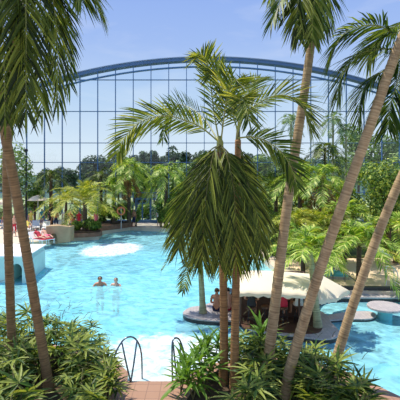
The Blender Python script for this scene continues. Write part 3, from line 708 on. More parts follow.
canopy([P(308, 303, 12.8), P(338, 298, 13.8), P(350, 291, 15.6), P(318, 273, 15.2)], .12, 'cream fabric canopy over the right end of the bar, crossed by palm shadow', 2, [(3.7, 13.6, 1.2), (4.3, 15.1, 1.0)])

# ============================================================ glass facade
FY = 42.0; FK = 1.05
za = lambda x: 5+FK*(12-.0092*(x/FK-.8)**2)
e = empty('wall_back', (0, FY, .3)); tag(e, kind='structure')
o = (0, FY, .3); xs = [-30+60*i/80 for i in range(81)]
vs = [(x, FY+.05, .3) for x in xs]+[(x, FY+.05, za(x)-.2) for x in xs]
MB(o).add(vs, [(i, i+1, 82+i, 81+i) for i in range(80)]).build('glass_pane', M['glass'], e)
def archbeam(dz0, dz1, y0, y1, mat, name):
    vs = []; fs = []
    for x in xs:
        z = za(x); vs += [(x, y0, z+dz0), (x, y1, z+dz0), (x, y1, z+dz1), (x, y0, z+dz1)]
    for i in range(80):
        for k in range(4): fs.append((i*4+k, i*4+(k+1) % 4, i*4+4+(k+1) % 4, i*4+4+k))
    fs += [(3, 2, 1, 0), (320, 321, 322, 323)]
    MB(o).add(vs, fs).build(name, M[mat], e)
archbeam(-.32, .0, FY-.3, FY+.6, 'frame_top', 'arch_beam'); archbeam(0, .07, FY-.45, FY+.7, 'flash', 'arch_cap'); archbeam(-.98, -.86, FY-.15, FY+.15, 'frame', 'arch_rail')
k = 0; x = (-12-1.775*10)*FK
while x < 30:
    if x > -30 and za(x)-.4 > .3: MB(o).box((x, FY, (.3+za(x)-.3)/2), (.065, .2, za(x)-.6)).build('mullion', M['frame'], e)
    x += 1.775*FK
for z in (14.8, 11.65, 8.5, 6.56, 3.53):
    hw = math.sqrt((17-z-.4)/.0092)*FK if z > 8.6 else 30
    x0, x1 = max(-30, .8*FK-hw), min(30, .8*FK+hw); z = 5+(z-5)*FK
    MB(o).box(((x0+x1)/2, FY-.02, z), (x1-x0, .18, .065)).build('transom', M['frame'], e)
MB(o).box((0, FY, .45), (60, .3, .3)).build('sill', M['frame'], e)
DX = -5.6
e = empty('door_1', (DX, FY-.15, .3)); tag(e, kind='structure'); o = (DX, FY-.15, .3)
for x in (-1.1, -.42, .42, 1.1): MB(o).box((DX+x, FY-.2, 1.55), (.12, .14, 2.5)).build('door_frame', M['frame'], e)
MB(o).box((DX, FY-.2, 2.8), (2.32, .14, .14)).build('door_frame', M['frame'], e)
for x in (DX-.5, DX+.5): MB(o).tube([(x, FY-.3, 1.1), (x, FY-.34, 1.3), (x, FY-.3, 1.5)], .02, 6).build('door_handle', M['steel'], e)

# ============================================================ beyond the glass
tag(MB().box((0, 90, .1), (260, 99, .2)).build('floor_outside', M['grass']), kind='structure')
vs = []; fs = []; nx, ny = 60, 12
for j in range(ny+1):
    for i in range(nx+1):
        x = -110+220*i/nx; y = 96+36*j/ny; t = j/ny
        vs.append((x, y, ((5.2+5.2*max(0, min(1, (x+32)/14)))+1.6*noise.noise(V((x*.03, 3, 0)))+1.2*noise.noise(V((x*.12, y*.1, 1))))*math.sin(min(1, t*1.6)*PI/2)+.1+.5*noise.noise(V((x*.5, y*.5, 5)))))
for j in range(ny):
    for i in range(nx): fs.append((j*(nx+1)+i, j*(nx+1)+i+1, (j+1)*(nx+1)+i+1, (j+1)*(nx+1)+i))
tag(MB().add(vs, fs).build('hills', M['hill'], None, True), kind='structure')

def leafball(mb, c, r, n, size, rng, sx=1.0, sz=1.0):
    for _ in range(n):
        d = V((rng.gauss(0, 1), rng.gauss(0, 1), rng.gauss(0, 1))).normalized(); q = r*rng.uniform(.72, 1.05)
        p = V(c)+V((d.x*q*sx, d.y*q*sx, d.z*q*sz)); nn = (d+V((rng.uniform(-.6, .6), rng.uniform(-.6, .6), rng.uniform(-.3, .9)))).normalized()
        a = nn.orthogonal().normalized(); a.rotate(Matrix.Rotation(rng.uniform(0, 6.28), 3, nn)); b2 = nn.cross(a); s = size*rng.uniform(.7, 1.3)
        mb.add([p-a*s, p+b2*s*.45-nn*s*.1, p+a*s, p-b2*s*.45-nn*s*.1], [(0, 1, 2, 3)])
def tree(base, H, R, label, leaf, seed, group=None, nb=9, nl=150, size=.22, name='leafy_tree', trunk_m='trunk_dark', low=.35, cone=False, cat='tree'):
    rng = random.Random(seed); base = V(base); e = empty(name, base); tag(e, label, cat, group)
    top = base+V((rng.uniform(-.1, .1), 0, H*.7))
    MB(base).tube([base, base.lerp(top, .5)+V((.06, 0, 0)), top], [R*.07+.04, R*.06+.03, .03], 8).build('trunk', M[trunk_m], e, True)
    mb = MB(base); br = MB(base)
    for k in range(nb):
        if cone:
            t = (k+.5)/nb; rr = R*(1-t*.85); c = base+V((0, 0, H*(low+(1-low)*t)))
            leafball(mb, c, rr, nl, size, rng, 1, .9)
        else:
            a = k*2.4; rad = R*.55*math.sqrt((k+.3)/nb); t = rng.random()
            c = base+V((math.cos(a)*rad, math.sin(a)*rad, H*(low+.12)+(H*(1-low)-R*.45)*t*(1-.5*rad/R)))
            leafball(mb, c, R*rng.uniform(.45, .6), nl, size, rng)
            br.tube([base.lerp(top, .55), c], [.04, .015], 5)
    if not cone: br.build('branch', M[trunk_m], e)
    mb.build('foliage', [M[leaf]], e)
    return e
rng = random.Random(77)
# dark trees far beyond the glass; (u, v of the top, distance, radius)
for i, (u, v, Y, R) in enumerate([(86, 156, 62, 1.5), (95, 154, 64, 1.9), (105, 155, 63, 1.8), (113, 160, 66, 1.5), (8, 168, 70, 2.2), (44, 168, 74, 1.6), (60, 170, 76, 1.8), (72, 168, 74, 1.6)]):
    p = P(u, v, Y); tree((p.x, Y, .2), p.z-.2, R, 'dark bushy tree far beyond the glass wall, left of the open middle' if u > 80 else 'low dark tree beyond the glass wall at the far left', 'far_tree', 900+i, 'dark trees beyond the glass on the left' if u > 80 else 'low trees beyond the glass at the far left', 8, 110, .32)
for i in range(20):
    u = 117+i*9.3+rng.uniform(-2, 2); Y = rng.uniform(66, 82); v = rng.uniform(149, 156); p = P(u, v, Y)
    tree((p.x, Y, .2), p.z-.2, rng.uniform(1.5, 2.2), 'dark tree in the far row beyond the middle of the glass wall', 'far_tree', 930+i, 'far tree row beyond the glass', 10, 90, .4, low=.3)
for i in range(9):
    u = 4+i*24; Y = 44.5+(i % 2)*.6
    shrub_at = ((u-200)/400*Y, Y, .2)
    tree(shrub_at, 2.0+.3*(i % 3), 1.25, 'rounded hedge bush on the lawn just outside the glass', 'far_light' if i % 2 else 'shrub', 990+i, 'hedge bushes outside the glass', 6, 110, .2, 'hedge_bush', low=.1, cat='bush')
for i, (u, v, Y, R) in enumerate([(136, 168, 50, 1.7), (150, 165, 52, 2.2), (178, 160, 51, 2.4), (186, 166, 47, 1.8), (262, 156, 48, 2.1), (282, 150, 50, 2.3), (300, 160, 47, 2), (345, 150, 50, 2.5), (372, 140, 52, 2.8), (396, 132, 50, 2.8), (358, 128, 54, 2.2)]):
    p = P(u, v, Y); tree((p.x, Y, .2), p.z-.2, R, 'green leafy tree just outside the glass, in its middle part' if u < 250 else 'green leafy tree just outside the glass, behind the garden on the right', 'far_light' if i % 2 else 'shrub', 960+i, 'leafy trees outside the glass middle' if u < 250 else 'leafy trees outside the glass right', 10, 140, .26)
c = P(143, 195, 56); c.z = .2
e = empty('kiosk', c); tag(e, 'small blue box shaped kiosk seen through the glass beyond the door', 'kiosk')
MB(c).box(c+V((0, 0, 1.35)), (1.9, 1.4, 2.7)).build('body', M['blue_paint'], e); MB(c).box(c+V((0, -.1, 2.78)), (2.2, 1.8, .14)).build('roof', M['white'], e); MB(c).box(c+V((0, -.71, 1.7)), (1.2, .04, .7)).build('hatch', M['screen'], e)

# ============================================================ midground planting, left bank
BZ = .3
def mid_palm(label, ub, Y, vtop, n, L, leaf, seed, z0=BZ, lean=0, r=.15, tm='trunk', **kw):
    base = V(((ub-200)/400*Y, Y, z0)); top = P(ub+lean, vtop, Y)
    return palm('palm_tree', label, base, top, n, L, leaf, seed, r, r*.75, tm, **kw)
mid_palm('yellow green feather palm in the waterside planter at left', 85, 33.0, 203, 30, 3.8, 'frond_yellow', 21, .7, r=.2, tm='trunk_dark', LL=.7, nl=36, w=.055, e=(82, 10), grav=.58)
o_ = mid_palm('tall palm with brown dry skirt behind the reddish planter', 129, 37.6, 167, 22, 2.5, 'frond_bright', 22, .83, r=.18, tm='trunk_dark', LL=.6, nl=30, w=.065, e=(80, -30), grav=.8)
crown(o_, o_.location, P(129, 172, 37.6), 9, 1.7, 'dead', 221, LL=.5, nl=14, w=.1, e=(-20, -60), grav=.5)
mid_palm('green palm with drooping crown right of the glass door', 166, 38.0, 172, 22, 2.6, 'frond_bright', 23, BZ, r=.2, tm='trunk_dark', LL=.65, nl=30, w=.065, e=(70, -30), grav=.9)
mid_palm('dark stemmed palm behind the parasol at the far left', 51, 38.4, 176, 18, 2.0, 'frond_dark', 24, BZ, r=.2, tm='trunk_dark', LL=.55, nl=26, w=.065, e=(75, -20), grav=.8)
mid_palm('rust tinted palm between the two planters at left', 101, 38.6, 176, 18, 2.0, 'frond_dark', 25, .75, r=.18, tm='trunk_dark', LL=.55, nl=26, w=.065, e=(70, -30), grav=.8)
mid_palm('small bright palm beside the brown skirted palm', 114, 37.2, 190, 18, 2.2, 'frond_bright', 26, .83, r=.15, tm='trunk_dark', LL=.55, nl=26, w=.065, e=(80, 0), grav=.62)
mid_palm('low palm left of the waterside planter', 66, 35.8, 202, 18, 2.4, 'frond_yellow', 27, BZ, r=.15, tm='trunk_dark', LL=.55, nl=26, w=.065, e=(80, 0), grav=.62)
tree((P(16, 150, 38.5).x, 38.5, BZ), 8.0, 2.2, 'airy pale green tree behind the left palm trunks', 'far_light', 28, None, 9, 110, .2)
tree((P(34, 150, 39).x, 39.1, BZ), 4.2, 1.3, 'small green tree beside the dark lamp post', 'shrub', 29, None, 7, 90, .18)
def shrub(p, H, R, label, leaf, seed, group=None, size=.12, nl=90, nb=6):
    return tree(p, H, R, label, leaf, seed, group, nb, nl, size, 'shrub', 'trunk_dark', .1, cat='shrub')
for i, (u, Y, z, H, R) in enumerate([(76, 33.0, .7, .9, .6), (91, 32.9, .7, 1.0, .7), (97, 33.4, .7, .8, .45)]):
    shrub(((u-200)/400*Y, Y, z), H, R, 'low green shrub at the foot of the yellow green palm, %s' % ['on its left', 'on its right', 'at the planter right end'][i], 'shrub', 31+i)
for i, (u, Y, z, H, R) in enumerate([(104, 37.6, .83, 1.6, .8), (112, 37.9, .83, 1.9, .9), (121, 38.2, .83, 2.2, .9), (136, 38.8, BZ, 1.8, .6)]):
    shrub(((u-200)/400*Y, Y, z), H, R, ['low dark shrub at the left end of the reddish planter', 'second dark shrub from the left in the reddish planter', 'bushy shrub under the brown skirted palm', 'shrub just left of the glass door'][i], 'shrub', 36+i, None, .14)
for i, (u, Y, H, R) in enumerate([(161, 38.2, 3.2, .7), (172, 37.9, 3.6, 1.0), (184, 37.6, 3.4, 1.1), (197, 36.5, 3.0, 1.1), (212, 35.5, 2.6, 1.0)]):
    shrub(((u-200)/400*Y, Y, BZ), H, R, ['dark narrow shrub right of the glass door', 'tall shrub under the drooping palm', 'shrub behind the left hanging fronds', 'shrub on the far bank behind the twin palms', 'shrub on the far bank, hidden by the twin trunks'][i], 'shrub', 41+i, None, .15, 110, 8)

# ============================================================ right garden
def rp(label, u, Y, v, n, L, leaf, seed, **kw): return mid_palm(label, u, Y, v, n, L, leaf, seed, kw.pop('z0', .42), **kw)
rp('feather palm on the sandy terrace right of the bar with dark trunk', 359, 17.9, 246, 24, 2.3, 'frond_bright', 51, z0=.33, r=.13, tm='trunk_dark', LL=.6, nl=30, w=.05, e=(80, 5), grav=.62)
rp('bright palm drooping above the canopy, left of the leaning trunk', 303, 19.2, 246, 20, 2.2, 'frond_bright', 52, z0=BZ, r=.12, tm='trunk_dark', LL=.6, nl=28, w=.055, e=(80, 8), grav=.62)
rp('leafy palm at the right edge behind the rightmost trunk', 396, 21.6, 228, 16, 2.0, 'frond_bright', 53, r=.14, tm='trunk_dark', LL=.6, nl=24, w=.06, e=(78, 5), grav=.62)
o_ = rp('tall palm with brown dry leaves between the two leaning trunks', 322, 26.0, 178, 18, 2.3, 'frond_bright', 54, r=.18, tm='trunk_dark', LL=.6, nl=30, w=.06, e=(80, -10), grav=.68)
crown(o_, o_.location, P(322, 183, 26), 8, 1.7, 'dead', 541, LL=.5, nl=14, w=.09, e=(-10, -60), grav=.6)
rp('bushy palm left of the dry leaved palm', 300, 28.0, 176, 18, 2.5, 'frond_bright', 55, r=.18, tm='trunk_dark', LL=.6, nl=30, w=.06, e=(80, -10), grav=.68)
rp('palm behind the right hanging fronds of the twin palms', 276, 30.0, 186, 18, 2.5, 'frond_dark', 56, r=.18, tm='trunk_dark', LL=.6, nl=30, w=.06, e=(80, -10), grav=.68)
rp('low yellow palm between tall trunk and leaning trunk', 296, 22.5, 222, 18, 2.0, 'frond_yellow', 57, r=.13, tm='trunk_dark', LL=.6, nl=32, w=.045, e=(80, 10), grav=.62)
rp('low bright palm right of the leaning trunk, before the round bush', 344, 22.0, 218, 18, 2.1, 'frond_bright', 58, r=.14, tm='trunk_dark', LL=.65, nl=32, w=.045, e=(80, 8), grav=.62)
rp('young palm in the middle of the right garden', 322, 21.4, 228, 18, 1.8, 'frond_yellow', 59, r=.12, tm='trunk_dark', LL=.6, nl=32, w=.045, e=(80, 8), grav=.62)
rp('palm behind the canopy, right of the hanging fronds', 276, 24.5, 222, 16, 2.0, 'frond_dark', 60, r=.13, tm='trunk_dark', LL=.6, nl=30, w=.05, e=(80, -10), grav=.8)
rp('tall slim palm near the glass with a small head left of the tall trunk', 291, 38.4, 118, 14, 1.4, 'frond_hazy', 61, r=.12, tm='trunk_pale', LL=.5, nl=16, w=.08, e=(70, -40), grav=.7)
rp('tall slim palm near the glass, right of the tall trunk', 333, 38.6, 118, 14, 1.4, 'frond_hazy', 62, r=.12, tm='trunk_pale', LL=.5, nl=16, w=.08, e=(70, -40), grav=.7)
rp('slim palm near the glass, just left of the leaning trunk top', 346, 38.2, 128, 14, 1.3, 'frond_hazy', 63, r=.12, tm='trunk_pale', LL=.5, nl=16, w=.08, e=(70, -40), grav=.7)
rp('dark shaggy palm near the glass behind the dry leaved palm', 325, 36.0, 148, 18, 2.2, 'frond_dark', 64, r=.16, tm='trunk_dark', LL=.7, nl=18, w=.1, e=(70, -40), grav=.9)
e_ = tree((P(388, 190, 24).x, 24.0, .42), 5.9, 1.95, 'big round dense bush behind the rightmost leaning trunk', 'bush', 65, None, 14, 420, .095, 'round_bush', low=.3, cat='bush')
for i, (u, Y, H, R, lf) in enumerate([(250, 34.5, 4.4, 1.5, 'shrub'), (268, 35.5, 4.6, 1.6, 'shrub'), (262, 29, 2.4, 1.2, 'bush'), (286, 33, 4.2, 1.5, 'bush'), (308, 33, 5.0, 1.6, 'shrub'), (335, 30, 4.6, 1.5, 'bush'), (352, 32, 5.6, 1.7, 'shrub'), (375, 33, 6.4, 1.9, 'shrub'), (398, 32, 6.6, 1.9, 'shrub'), (312, 24.2, 2.0, .9, 'bush'), (334, 24.8, 2.4, 1.0, 'shrub'), (288, 26, 1.9, .9, 'shrub'), (392, 25.0, 1.6, .9, 'shrub')]):
    shrub(((u-200)/400*Y, Y, .42), H, R, ['green shrub on the far bank right of the hanging fronds', 'tall shrub near the glass left of the tall trunk', 'bright low bush behind the canopy', 'bright bush left of the tall trunk foot', 'tall shrub behind the bushy palm', 'bright bush right of the leaning trunk', 'tall shrub near the glass left of the round bush', 'tall dark shrub behind the round bush', 'tall dark shrub right behind the round bush', 'low bright bush below the dry leaved palm', 'low shrub left of the round bush', 'low shrub beneath the yellow palm', 'low shrub at the right edge below the round bush'][i], lf, 70+i, None, .13 if Y < 27 else .17, 120, 8)
# palms standing on the bar island
e = palm('palm_tree', 'palm with pale green trunk standing at the left end of the bar island', (G(203, 313, IZ).x, G(203, 313, IZ).y, IZ), P(199, 240, 14.4), 10, 1.2, 'frond', 81, .12, .07, 'trunk_pale', LL=.5, nl=22, w=.05, e=(60, -50), grav=.8)
e = palm('palm_tree', 'palm with pale green trunk standing at the right end of the bar island', (G(318, 327, IZ).x, G(318, 327, IZ).y, IZ), P(310, 250, 13.2), 14, 1.15, 'frond_bright', 82, .13, .08, 'trunk_pale', LL=.5, nl=30, w=.04, e=(80, 0), grav=.65)

# ============================================================ people
dg = None
def person_meshes(J, R, E, face, clothes, hair_back=.02):
    """continuous skinned body; clothes are the body's own faces pushed out 8 mm"""
    names = list(J); idx = {k: i for i, k in enumerate(names)}
    me = bpy.data.meshes.new('sk'); me.from_pydata([J[k] for k in names], [(idx[a], idx[b]) for a, b in E], [])
    ob = bpy.data.objects.new('sk', me); C.objects.link(ob)
    md = ob.modifiers.new('s', 'SKIN'); md.use_smooth_shade = True
    for i, k in enumerate(names):
        r = R[k]; sv = me.skin_vertices[0].data[i]; sv.radius = r if isinstance(r, tuple) else (r, r); sv.use_root = (k == 'pelvis')
    ob.modifiers.new('ss', 'SUBSURF').levels = 2
    bpy.context.view_layer.update()
    ev = ob.evaluated_get(bpy.context.evaluated_depsgraph_get()); body = bpy.data.meshes.new_from_object(ev)
    bpy.data.objects.remove(ob)
    vs = [v.co.copy() for v in body.vertices]; fs = [list(p.vertices) for p in body.polygons]; nm = [v.normal.copy() for v in body.vertices]
    def seg(p):
        best = None
        for a, b in E:
            A, B = V(J[a]), V(J[b]); d = B-A; t = max(0, min(1, (p-A).dot(d)/max(1e-9, d.length_squared))); q = (p-A-d*t).length/(R[a] if not isinstance(R[a], tuple) else max(R[a]))
            if best is None or q < best[0]: best = (q, (a, b), t)
        return best[1]
    cl = []; hr = []; hc = V(J['head']); fd = V(face).normalized()
    upd = (V(J['top'])-V(J['neck'])).normalized()
    for f in fs:
        c = sum((vs[i] for i in f), V())/len(f); s = seg(c)
        if s in clothes: cl.append(f)
        if s in (('neck', 'head'), ('head', 'top')):
            if (c-hc).dot(fd) < hair_back or (c-hc).dot(upd) > .075: 
                if (c-hc).dot(upd) > -.09: hr.append(f)
    def sub(fl, off, name):
        use = sorted({i for f in fl for i in f}); mp = {k: i for i, k in enumerate(use)}
        m = bpy.data.meshes.new(name); m.from_pydata([vs[i]+nm[i]*off for i in use], [], [[mp[i] for i in f] for f in fl])
        m.polygons.foreach_set('use_smooth', [True]*len(fl)); return m
    # fingers, nose and ears as closed tapered tubes rooted inside the body, same mesh
    mb = MB(); mb.v = [tuple(v) for v in vs]; mb.f = fs; mb.mi = [0]*len(fs)
    for sd in ('l', 'r'):
        w_, h_ = V(J['wrist_'+sd]), V(J['hand_'+sd]); d = (h_-w_).normalized(); sde = d.cross(V(face)).normalized() if abs(d.dot(fd)) < .9 else d.cross(V((0, 0, 1))).normalized()
        curl = d.cross(sde)
        for k, ln in enumerate((.062, .075, .08, .07)):
            p0 = h_-d*.01+sde*(k-1.5)*.019; p1 = p0+d*ln*.55; p2 = p1+(d*.8+curl*.5)*ln*.5
            mb.tube([p0, p1, p2], [.009, .0085, .006], 6)
        p0 = w_.lerp(h_, .5); mb.tube([p0, p0-sde*.035+d*.025, p0-sde*.045+d*.06], [.012, .01, .007], 6)
    side = fd.cross(upd)
    mb.tube([hc+fd*.07+upd*.03, hc+fd*.115-upd*.01, hc+fd*.07-upd*.02], [.008, .016, .008], 6)
    for s in (-1, 1): mb.tube([hc+side*s*.06, hc+side*s*.088+upd*.01, hc+side*s*.08-upd*.03], [.02, .018, .01], 6)
    o = mb.build('body', SK[0], None, True); m = o.data; bpy.data.objects.remove(o)
    return m, sub(cl, .008, 'swimwear') if cl else None, sub(hr, .012, 'hair'), (hc, fd, upd, side)
def RR(k): return k
RAD = dict(pelvis=(.15, .11), spine=(.125, .095), chest=(.15, .11), neckb=(.075, .065), neck=.055, head=(.078, .092), top=.06, sh_l=.058, sh_r=.058, el_l=.042, el_r=.042, wrist_l=.028, wrist_r=.028, hand_l=(.036, .018), hand_r=(.036, .018), hip_l=.085, hip_r=.085, kn_l=.056, kn_r=.056, an_l=.038, an_r=.038, toe_l=.035, toe_r=.035)
EDG = [('pelvis', 'spine'), ('spine', 'chest'), ('chest', 'neckb'), ('neckb', 'neck'), ('neck', 'head'), ('head', 'top')]
for s in 'lr': EDG += [('chest', 'sh_'+s), ('sh_'+s, 'el_'+s), ('el_'+s, 'wrist_'+s), ('wrist_'+s, 'hand_'+s), ('pelvis', 'hip_'+s), ('hip_'+s, 'kn_'+s), ('kn_'+s, 'an_'+s), ('an_'+s, 'toe_'+s)]
def pose(**kw):
    J = dict(pelvis=(0, 0, .95), spine=(0, .01, 1.14), chest=(0, 0, 1.33), neckb=(0, .005, 1.45), neck=(0, 0, 1.50), head=(0, -.015, 1.60), top=(0, -.01, 1.68))
    for s, x in (('l', 1), ('r', -1)):
        J.update({'sh_'+s: (.175*x, 0, 1.40), 'el_'+s: (.235*x, .03, 1.13), 'wrist_'+s: (.25*x, -.06, .89), 'hand_'+s: (.252*x, -.085, .81), 'hip_'+s: (.09*x, 0, .90), 'kn_'+s: (.1*x, -.02, .49), 'an_'+s: (.1*x, .02, .08), 'toe_'+s: (.115*x, -.13, .035)})
    J.update(kw); return J
def mirror(d):
    o = {}
    for k, v in d.items(): o[k+'_l'] = v; o[k+'_r'] = (-v[0], v[1], v[2])
    return o
def shift(J, dz): return {k: (v[0], v[1], v[2]+dz) for k, v in J.items()}
stand = pose(); stand.update({'kn_l': (.11, -.06, .49), 'an_l': (.12, -.04, .08), 'toe_l': (.14, -.19, .035)})
upper = {k: v for k, v in pose().items()}
sit = shift(pose(), -.85); sit.update(mirror({'kn': (.12, -.42, .08), 'an': (.12, -.44, -.34), 'toe': (.13, -.58, -.38), 'hip': (.095, -.03, .07), 'el': (.24, -.04, .3), 'wrist': (.16, -.26, .2), 'hand': (.14, -.33, .19)}))
wade = pose(); wade.update(mirror({'el': (.32, -.08, 1.2), 'wrist': (.36, -.3, 1.15), 'hand': (.36, -.38, 1.14)}))
# reclining: hips on the lounger, back on the raised backrest, legs out to -Y
def recl():
    a = math.radians(40); up = V((0, math.cos(a), math.sin(a))); J = {}
    P0 = V((0, 0, .13)); fr = V((0, -math.sin(a), math.cos(a)))
    for k, d in (('pelvis', 0), ('spine', .19), ('chest', .38), ('neckb', .5), ('neck', .55), ('head', .65), ('top', .73)): J[k] = tuple(P0+up*d+fr*(.02 if k in ('head', 'top') else 0))
    for s, x in (('l', 1), ('r', -1)):
        J['sh_'+s] = tuple(P0+up*.45+V((.175*x, 0, 0))); J['el_'+s] = (.27*x, .14, .17); J['wrist_'+s] = (.24*x, -.1, .12); J['hand_'+s] = (.23*x, -.18, .12)
        J['hip_'+s] = (.09*x, -.04, .1); J['kn_'+s] = (.11*x, -.42, .2 if x > 0 else .12); J['an_'+s] = (.11*x, -.8, .07); J['toe_'+s] = (.13*x, -.85, .17)
    return J, tuple(fr)
rJ, rF = recl()
TR = [('pelvis', 'hip_l'), ('pelvis', 'hip_r'), ('pelvis', 'spine')]
trunks = [('pelvis', 'hip_l'), ('pelvis', 'hip_r'), ('hip_l', 'kn_l'), ('hip_r', 'kn_r')]
shirt = [('spine', 'chest'), ('pelvis', 'spine'), ('chest', 'neckb'), ('chest', 'sh_l'), ('chest', 'sh_r'), ('pelvis', 'hip_l'), ('pelvis', 'hip_r')]
bikini = [('pelvis', 'hip_l'), ('pelvis', 'hip_r'), ('pelvis', 'spine'), ('chest', 'sh_l'), ('chest', 'sh_r')]
POSES = {}
for nm, J, fc in (('stand', stand, (0, -1, 0)), ('sit', sit, (0, -1, 0)), ('wade', wade, (0, -1, 0)), ('recl', rJ, rF)):
    for cn, cs in (('trunks', trunks), ('shirt', shirt)):
        POSES[nm, cn] = person_meshes(J, RAD, EDG, fc, cs)
eye_me = None
def person(label, loc, rz, ps, cn, col, skin=0, hair=0, s=1.0):
    m, c, h, (hc, fd, upd, side) = POSES[ps, cn]
    e = empty('person', loc, rz); e.scale = (s, s, s); tag(e, label, 'person')
    o = bpy.data.objects.new('body', m.copy()); o.data.materials[0] = SK[skin]; C.objects.link(o); o.parent = e
    o = bpy.data.objects.new('swimwear' if cn == 'trunks' else 'top', c.copy()); o.data.materials.append(CL[col]); C.objects.link(o); o.parent = e
    md = o.modifiers.new('t', 'SOLIDIFY'); md.thickness = .006
    o = bpy.data.objects.new('hair', h.copy()); o.data.materials.append(HAIR[hair]); C.objects.link(o); o.parent = e
    md = o.modifiers.new('t', 'SOLIDIFY'); md.thickness = .014; md.offset = 0
    for k in (-1, 1):
        p = hc+fd*.088+side*k*.032+upd*.022
        MB().lathe(p, [(.001, -.007), (.006, -.004), (.008, 0), (.006, .004), (.001, .007)], 8).build('eye', M['black'], e)
    mo = hc+fd*.086-upd*.045
    MB().tube([mo-side*.022, mo+fd*.006, mo+side*.022], [.003, .006, .003], 6).build('mouth', CL['pink'], e)
    return e
# two bathers
c = G(100, 285.5, 0); person('bather on the left in the open water, head and shoulders out', (c.x, c.y, -1.48), .25, 'wade', 'trunks', 'navy', 0, 0, 1.13)
c = G(116, 285.5, 0); person('bather on the right in the open water, head and shoulders out', (c.x, c.y, -1.46), -.3, 'wade', 'trunks', 'black', 1, 1, 1.08)

def lounger(loc, rz, label, col='white'):
    e = empty('sun_lounger', loc, rz); tag(e, label, 'sun lounger', None)
    MB().box((0, -.35, .32), (.62, 1.2, .05)).build('seat', M['white'], e)
    a = math.radians(40); MB().box((0, .25+.36*math.cos(a), .32+.36*math.sin(a)), (.62, .72, .05), 0, a).build('backrest', M['white'], e)
    MB().box((0, -.35, .36), (.5, 1.15, .03)).build('cushion', CL[col], e)
    for x in (-.27, .27):
        for y in (-.85, .2): MB().box((x, y, .15), (.045, .045, .3)).build('leg', M['white'], e)
    return e
def parasol(loc, h, r, label, mat):
    c = V(loc); e = empty('parasol', c); tag(e, label, 'parasol')
    MB(c).tube([c, c+V((0, 0, h))], .03, 8).build('pole', M['white'], e)
    MB(c).lathe(c, [(.25, 0), (.25, .06), (.06, .1)], 16).build('base', M['black'], e)
    m = MB(c).lathe(c, [(r, h-.5), (r*.97, h-.44), (r*.55, h-.17), (.06, h)], 8).build('canopy', mat, e)
def bank(u, v, z=BZ): return G(u, v, z)
# people and things on the left bank
LL_ = [((24, 242), .6, 'white sun lounger nearest the aqua wall end', 'white'), ((38, 243.5), 1.0, 'sun lounger with red towel by the water, left of the stone block', 'red'), ((45, 242.5), .8, 'sun lounger with red towel touching the stone block', 'red'), ((12, 232), .3, 'white sun lounger behind the left palm trunks', 'white'), ((27, 232), .4, 'white sun lounger right of the thick left trunk', 'white'), ((36, 230), .4, 'white sun lounger under the white parasol', 'white'), ((46, 231), .3, 'white sun lounger behind the red towels', 'white'), ((61, 229), .2, 'white sun lounger behind the stone block', 'white'), ((72, 228), .2, 'lounger with blue towel left of the yellow green palm', 'blue')]
for (u, v), rz, lb_, col in LL_:
    p = bank(u, v); lounger(p, rz, lb_, col)
def on_lounger(i, label, cn, col, skin, hair):
    (u, v), rz, _, _ = LL_[i]; p = bank(u, v); d = V((math.sin(rz)*-.0, 0, 0))
    person(label, (p.x-.12*-math.sin(rz), p.y+.0, p.z+.375), rz, 'recl', cn, col, skin, hair)
on_lounger(1, 'sunbather reclining in red swimwear on the left red towel', 'shirt', 'red', 1, 0)
on_lounger(2, 'sunbather reclining in pink trunks beside the stone block', 'trunks', 'pink', 1, 1)
on_lounger(4, 'sunbather reclining in yellow top right of the thick left trunk', 'shirt', 'yellow', 0, 1)
on_lounger(8, 'sunbather in orange top reclining left of the yellow green palm', 'shirt', 'orange', 0, 2)
for lb_, (u, v), rz, cn, col, sk, hr in [('person standing in red trunks between the two left trunks', (14, 236), .4, 'trunks', 'red', 1, 1), ('person standing in a teal top near the white parasol', (42, 226.5), 0, 'shirt', 'teal', 0, 0), ('person standing in yellow top left of the teal one', (31, 229), .5, 'shirt', 'yellow', 1, 2), ('person standing in dark top under the small palm crown', (50, 229), -.4, 'shirt', 'black', 0, 0), ('person standing in red top behind the waterside palm', (79, 230), .3, 'shirt', 'red', 0, 1), ('person standing in white top behind the stone block', (65, 227.5), 0, 'shirt', 'white', 1, 0), ('person standing in white trunks at the left edge behind the trunks', (5, 233), .2, 'trunks', 'white', 0, 1), ('person standing in blue trunks between the trunks, behind the one in red', (19, 231), -.3, 'trunks', 'blue', 1, 0), ('person standing in navy trunks behind the stone block, left side', (56, 228.5), .6, 'trunks', 'navy', 0, 0), ('person standing in orange top between stone block and waterside palm', (70.5, 229), .2, 'shirt', 'orange', 1, 2), ('person in navy trunks on the pavement left of the glass door', (134, 227), -.5, 'trunks', 'navy', 0, 0), ('person in white top walking right of the glass door', (158.5, 226.5), .8, 'shirt', 'white', 1, 1), ('person standing in pink top right of the waterside palm', (96, 229.5), -.3, 'shirt', 'pink', 1, 0)]:
    person(lb_, bank(u, v), rz, 'stand', cn, col, sk, hr)
c = V(P(38, 200, 37.6)); parasol((c.x, 37.6, BZ), 3.1, 1.0, 'open white parasol at the far left by the glass', M['canvas'])
c = V(P(4, 200, 38)); parasol((c.x, 38.0, BZ), 2.7, 1.0, 'open pale parasol at the left edge behind the trunks', M['canvas'])
c = P(26, 150, 38.2); c.z = BZ; e = empty('lamp_post', c); tag(e, 'thin dark lamp post right of the thick left trunk', 'lamp post')
MB(c).tube([c, c+V((0, 0, 7.2))], [.09, .06], 8).build('pole', M['black'], e); MB(c).lathe(c+V((0, 0, 7.2)), [(.06, 0), (.2, .05), (.16, .25), (.05, .3)], 12).build('lamp_head', M['black'], e)
c = V(P(121, 211, 36.6)); e = empty('life_ring', (c.x, c.y-.0, BZ)); tag(e, 'round orange life ring on a post at the planter', 'life ring')
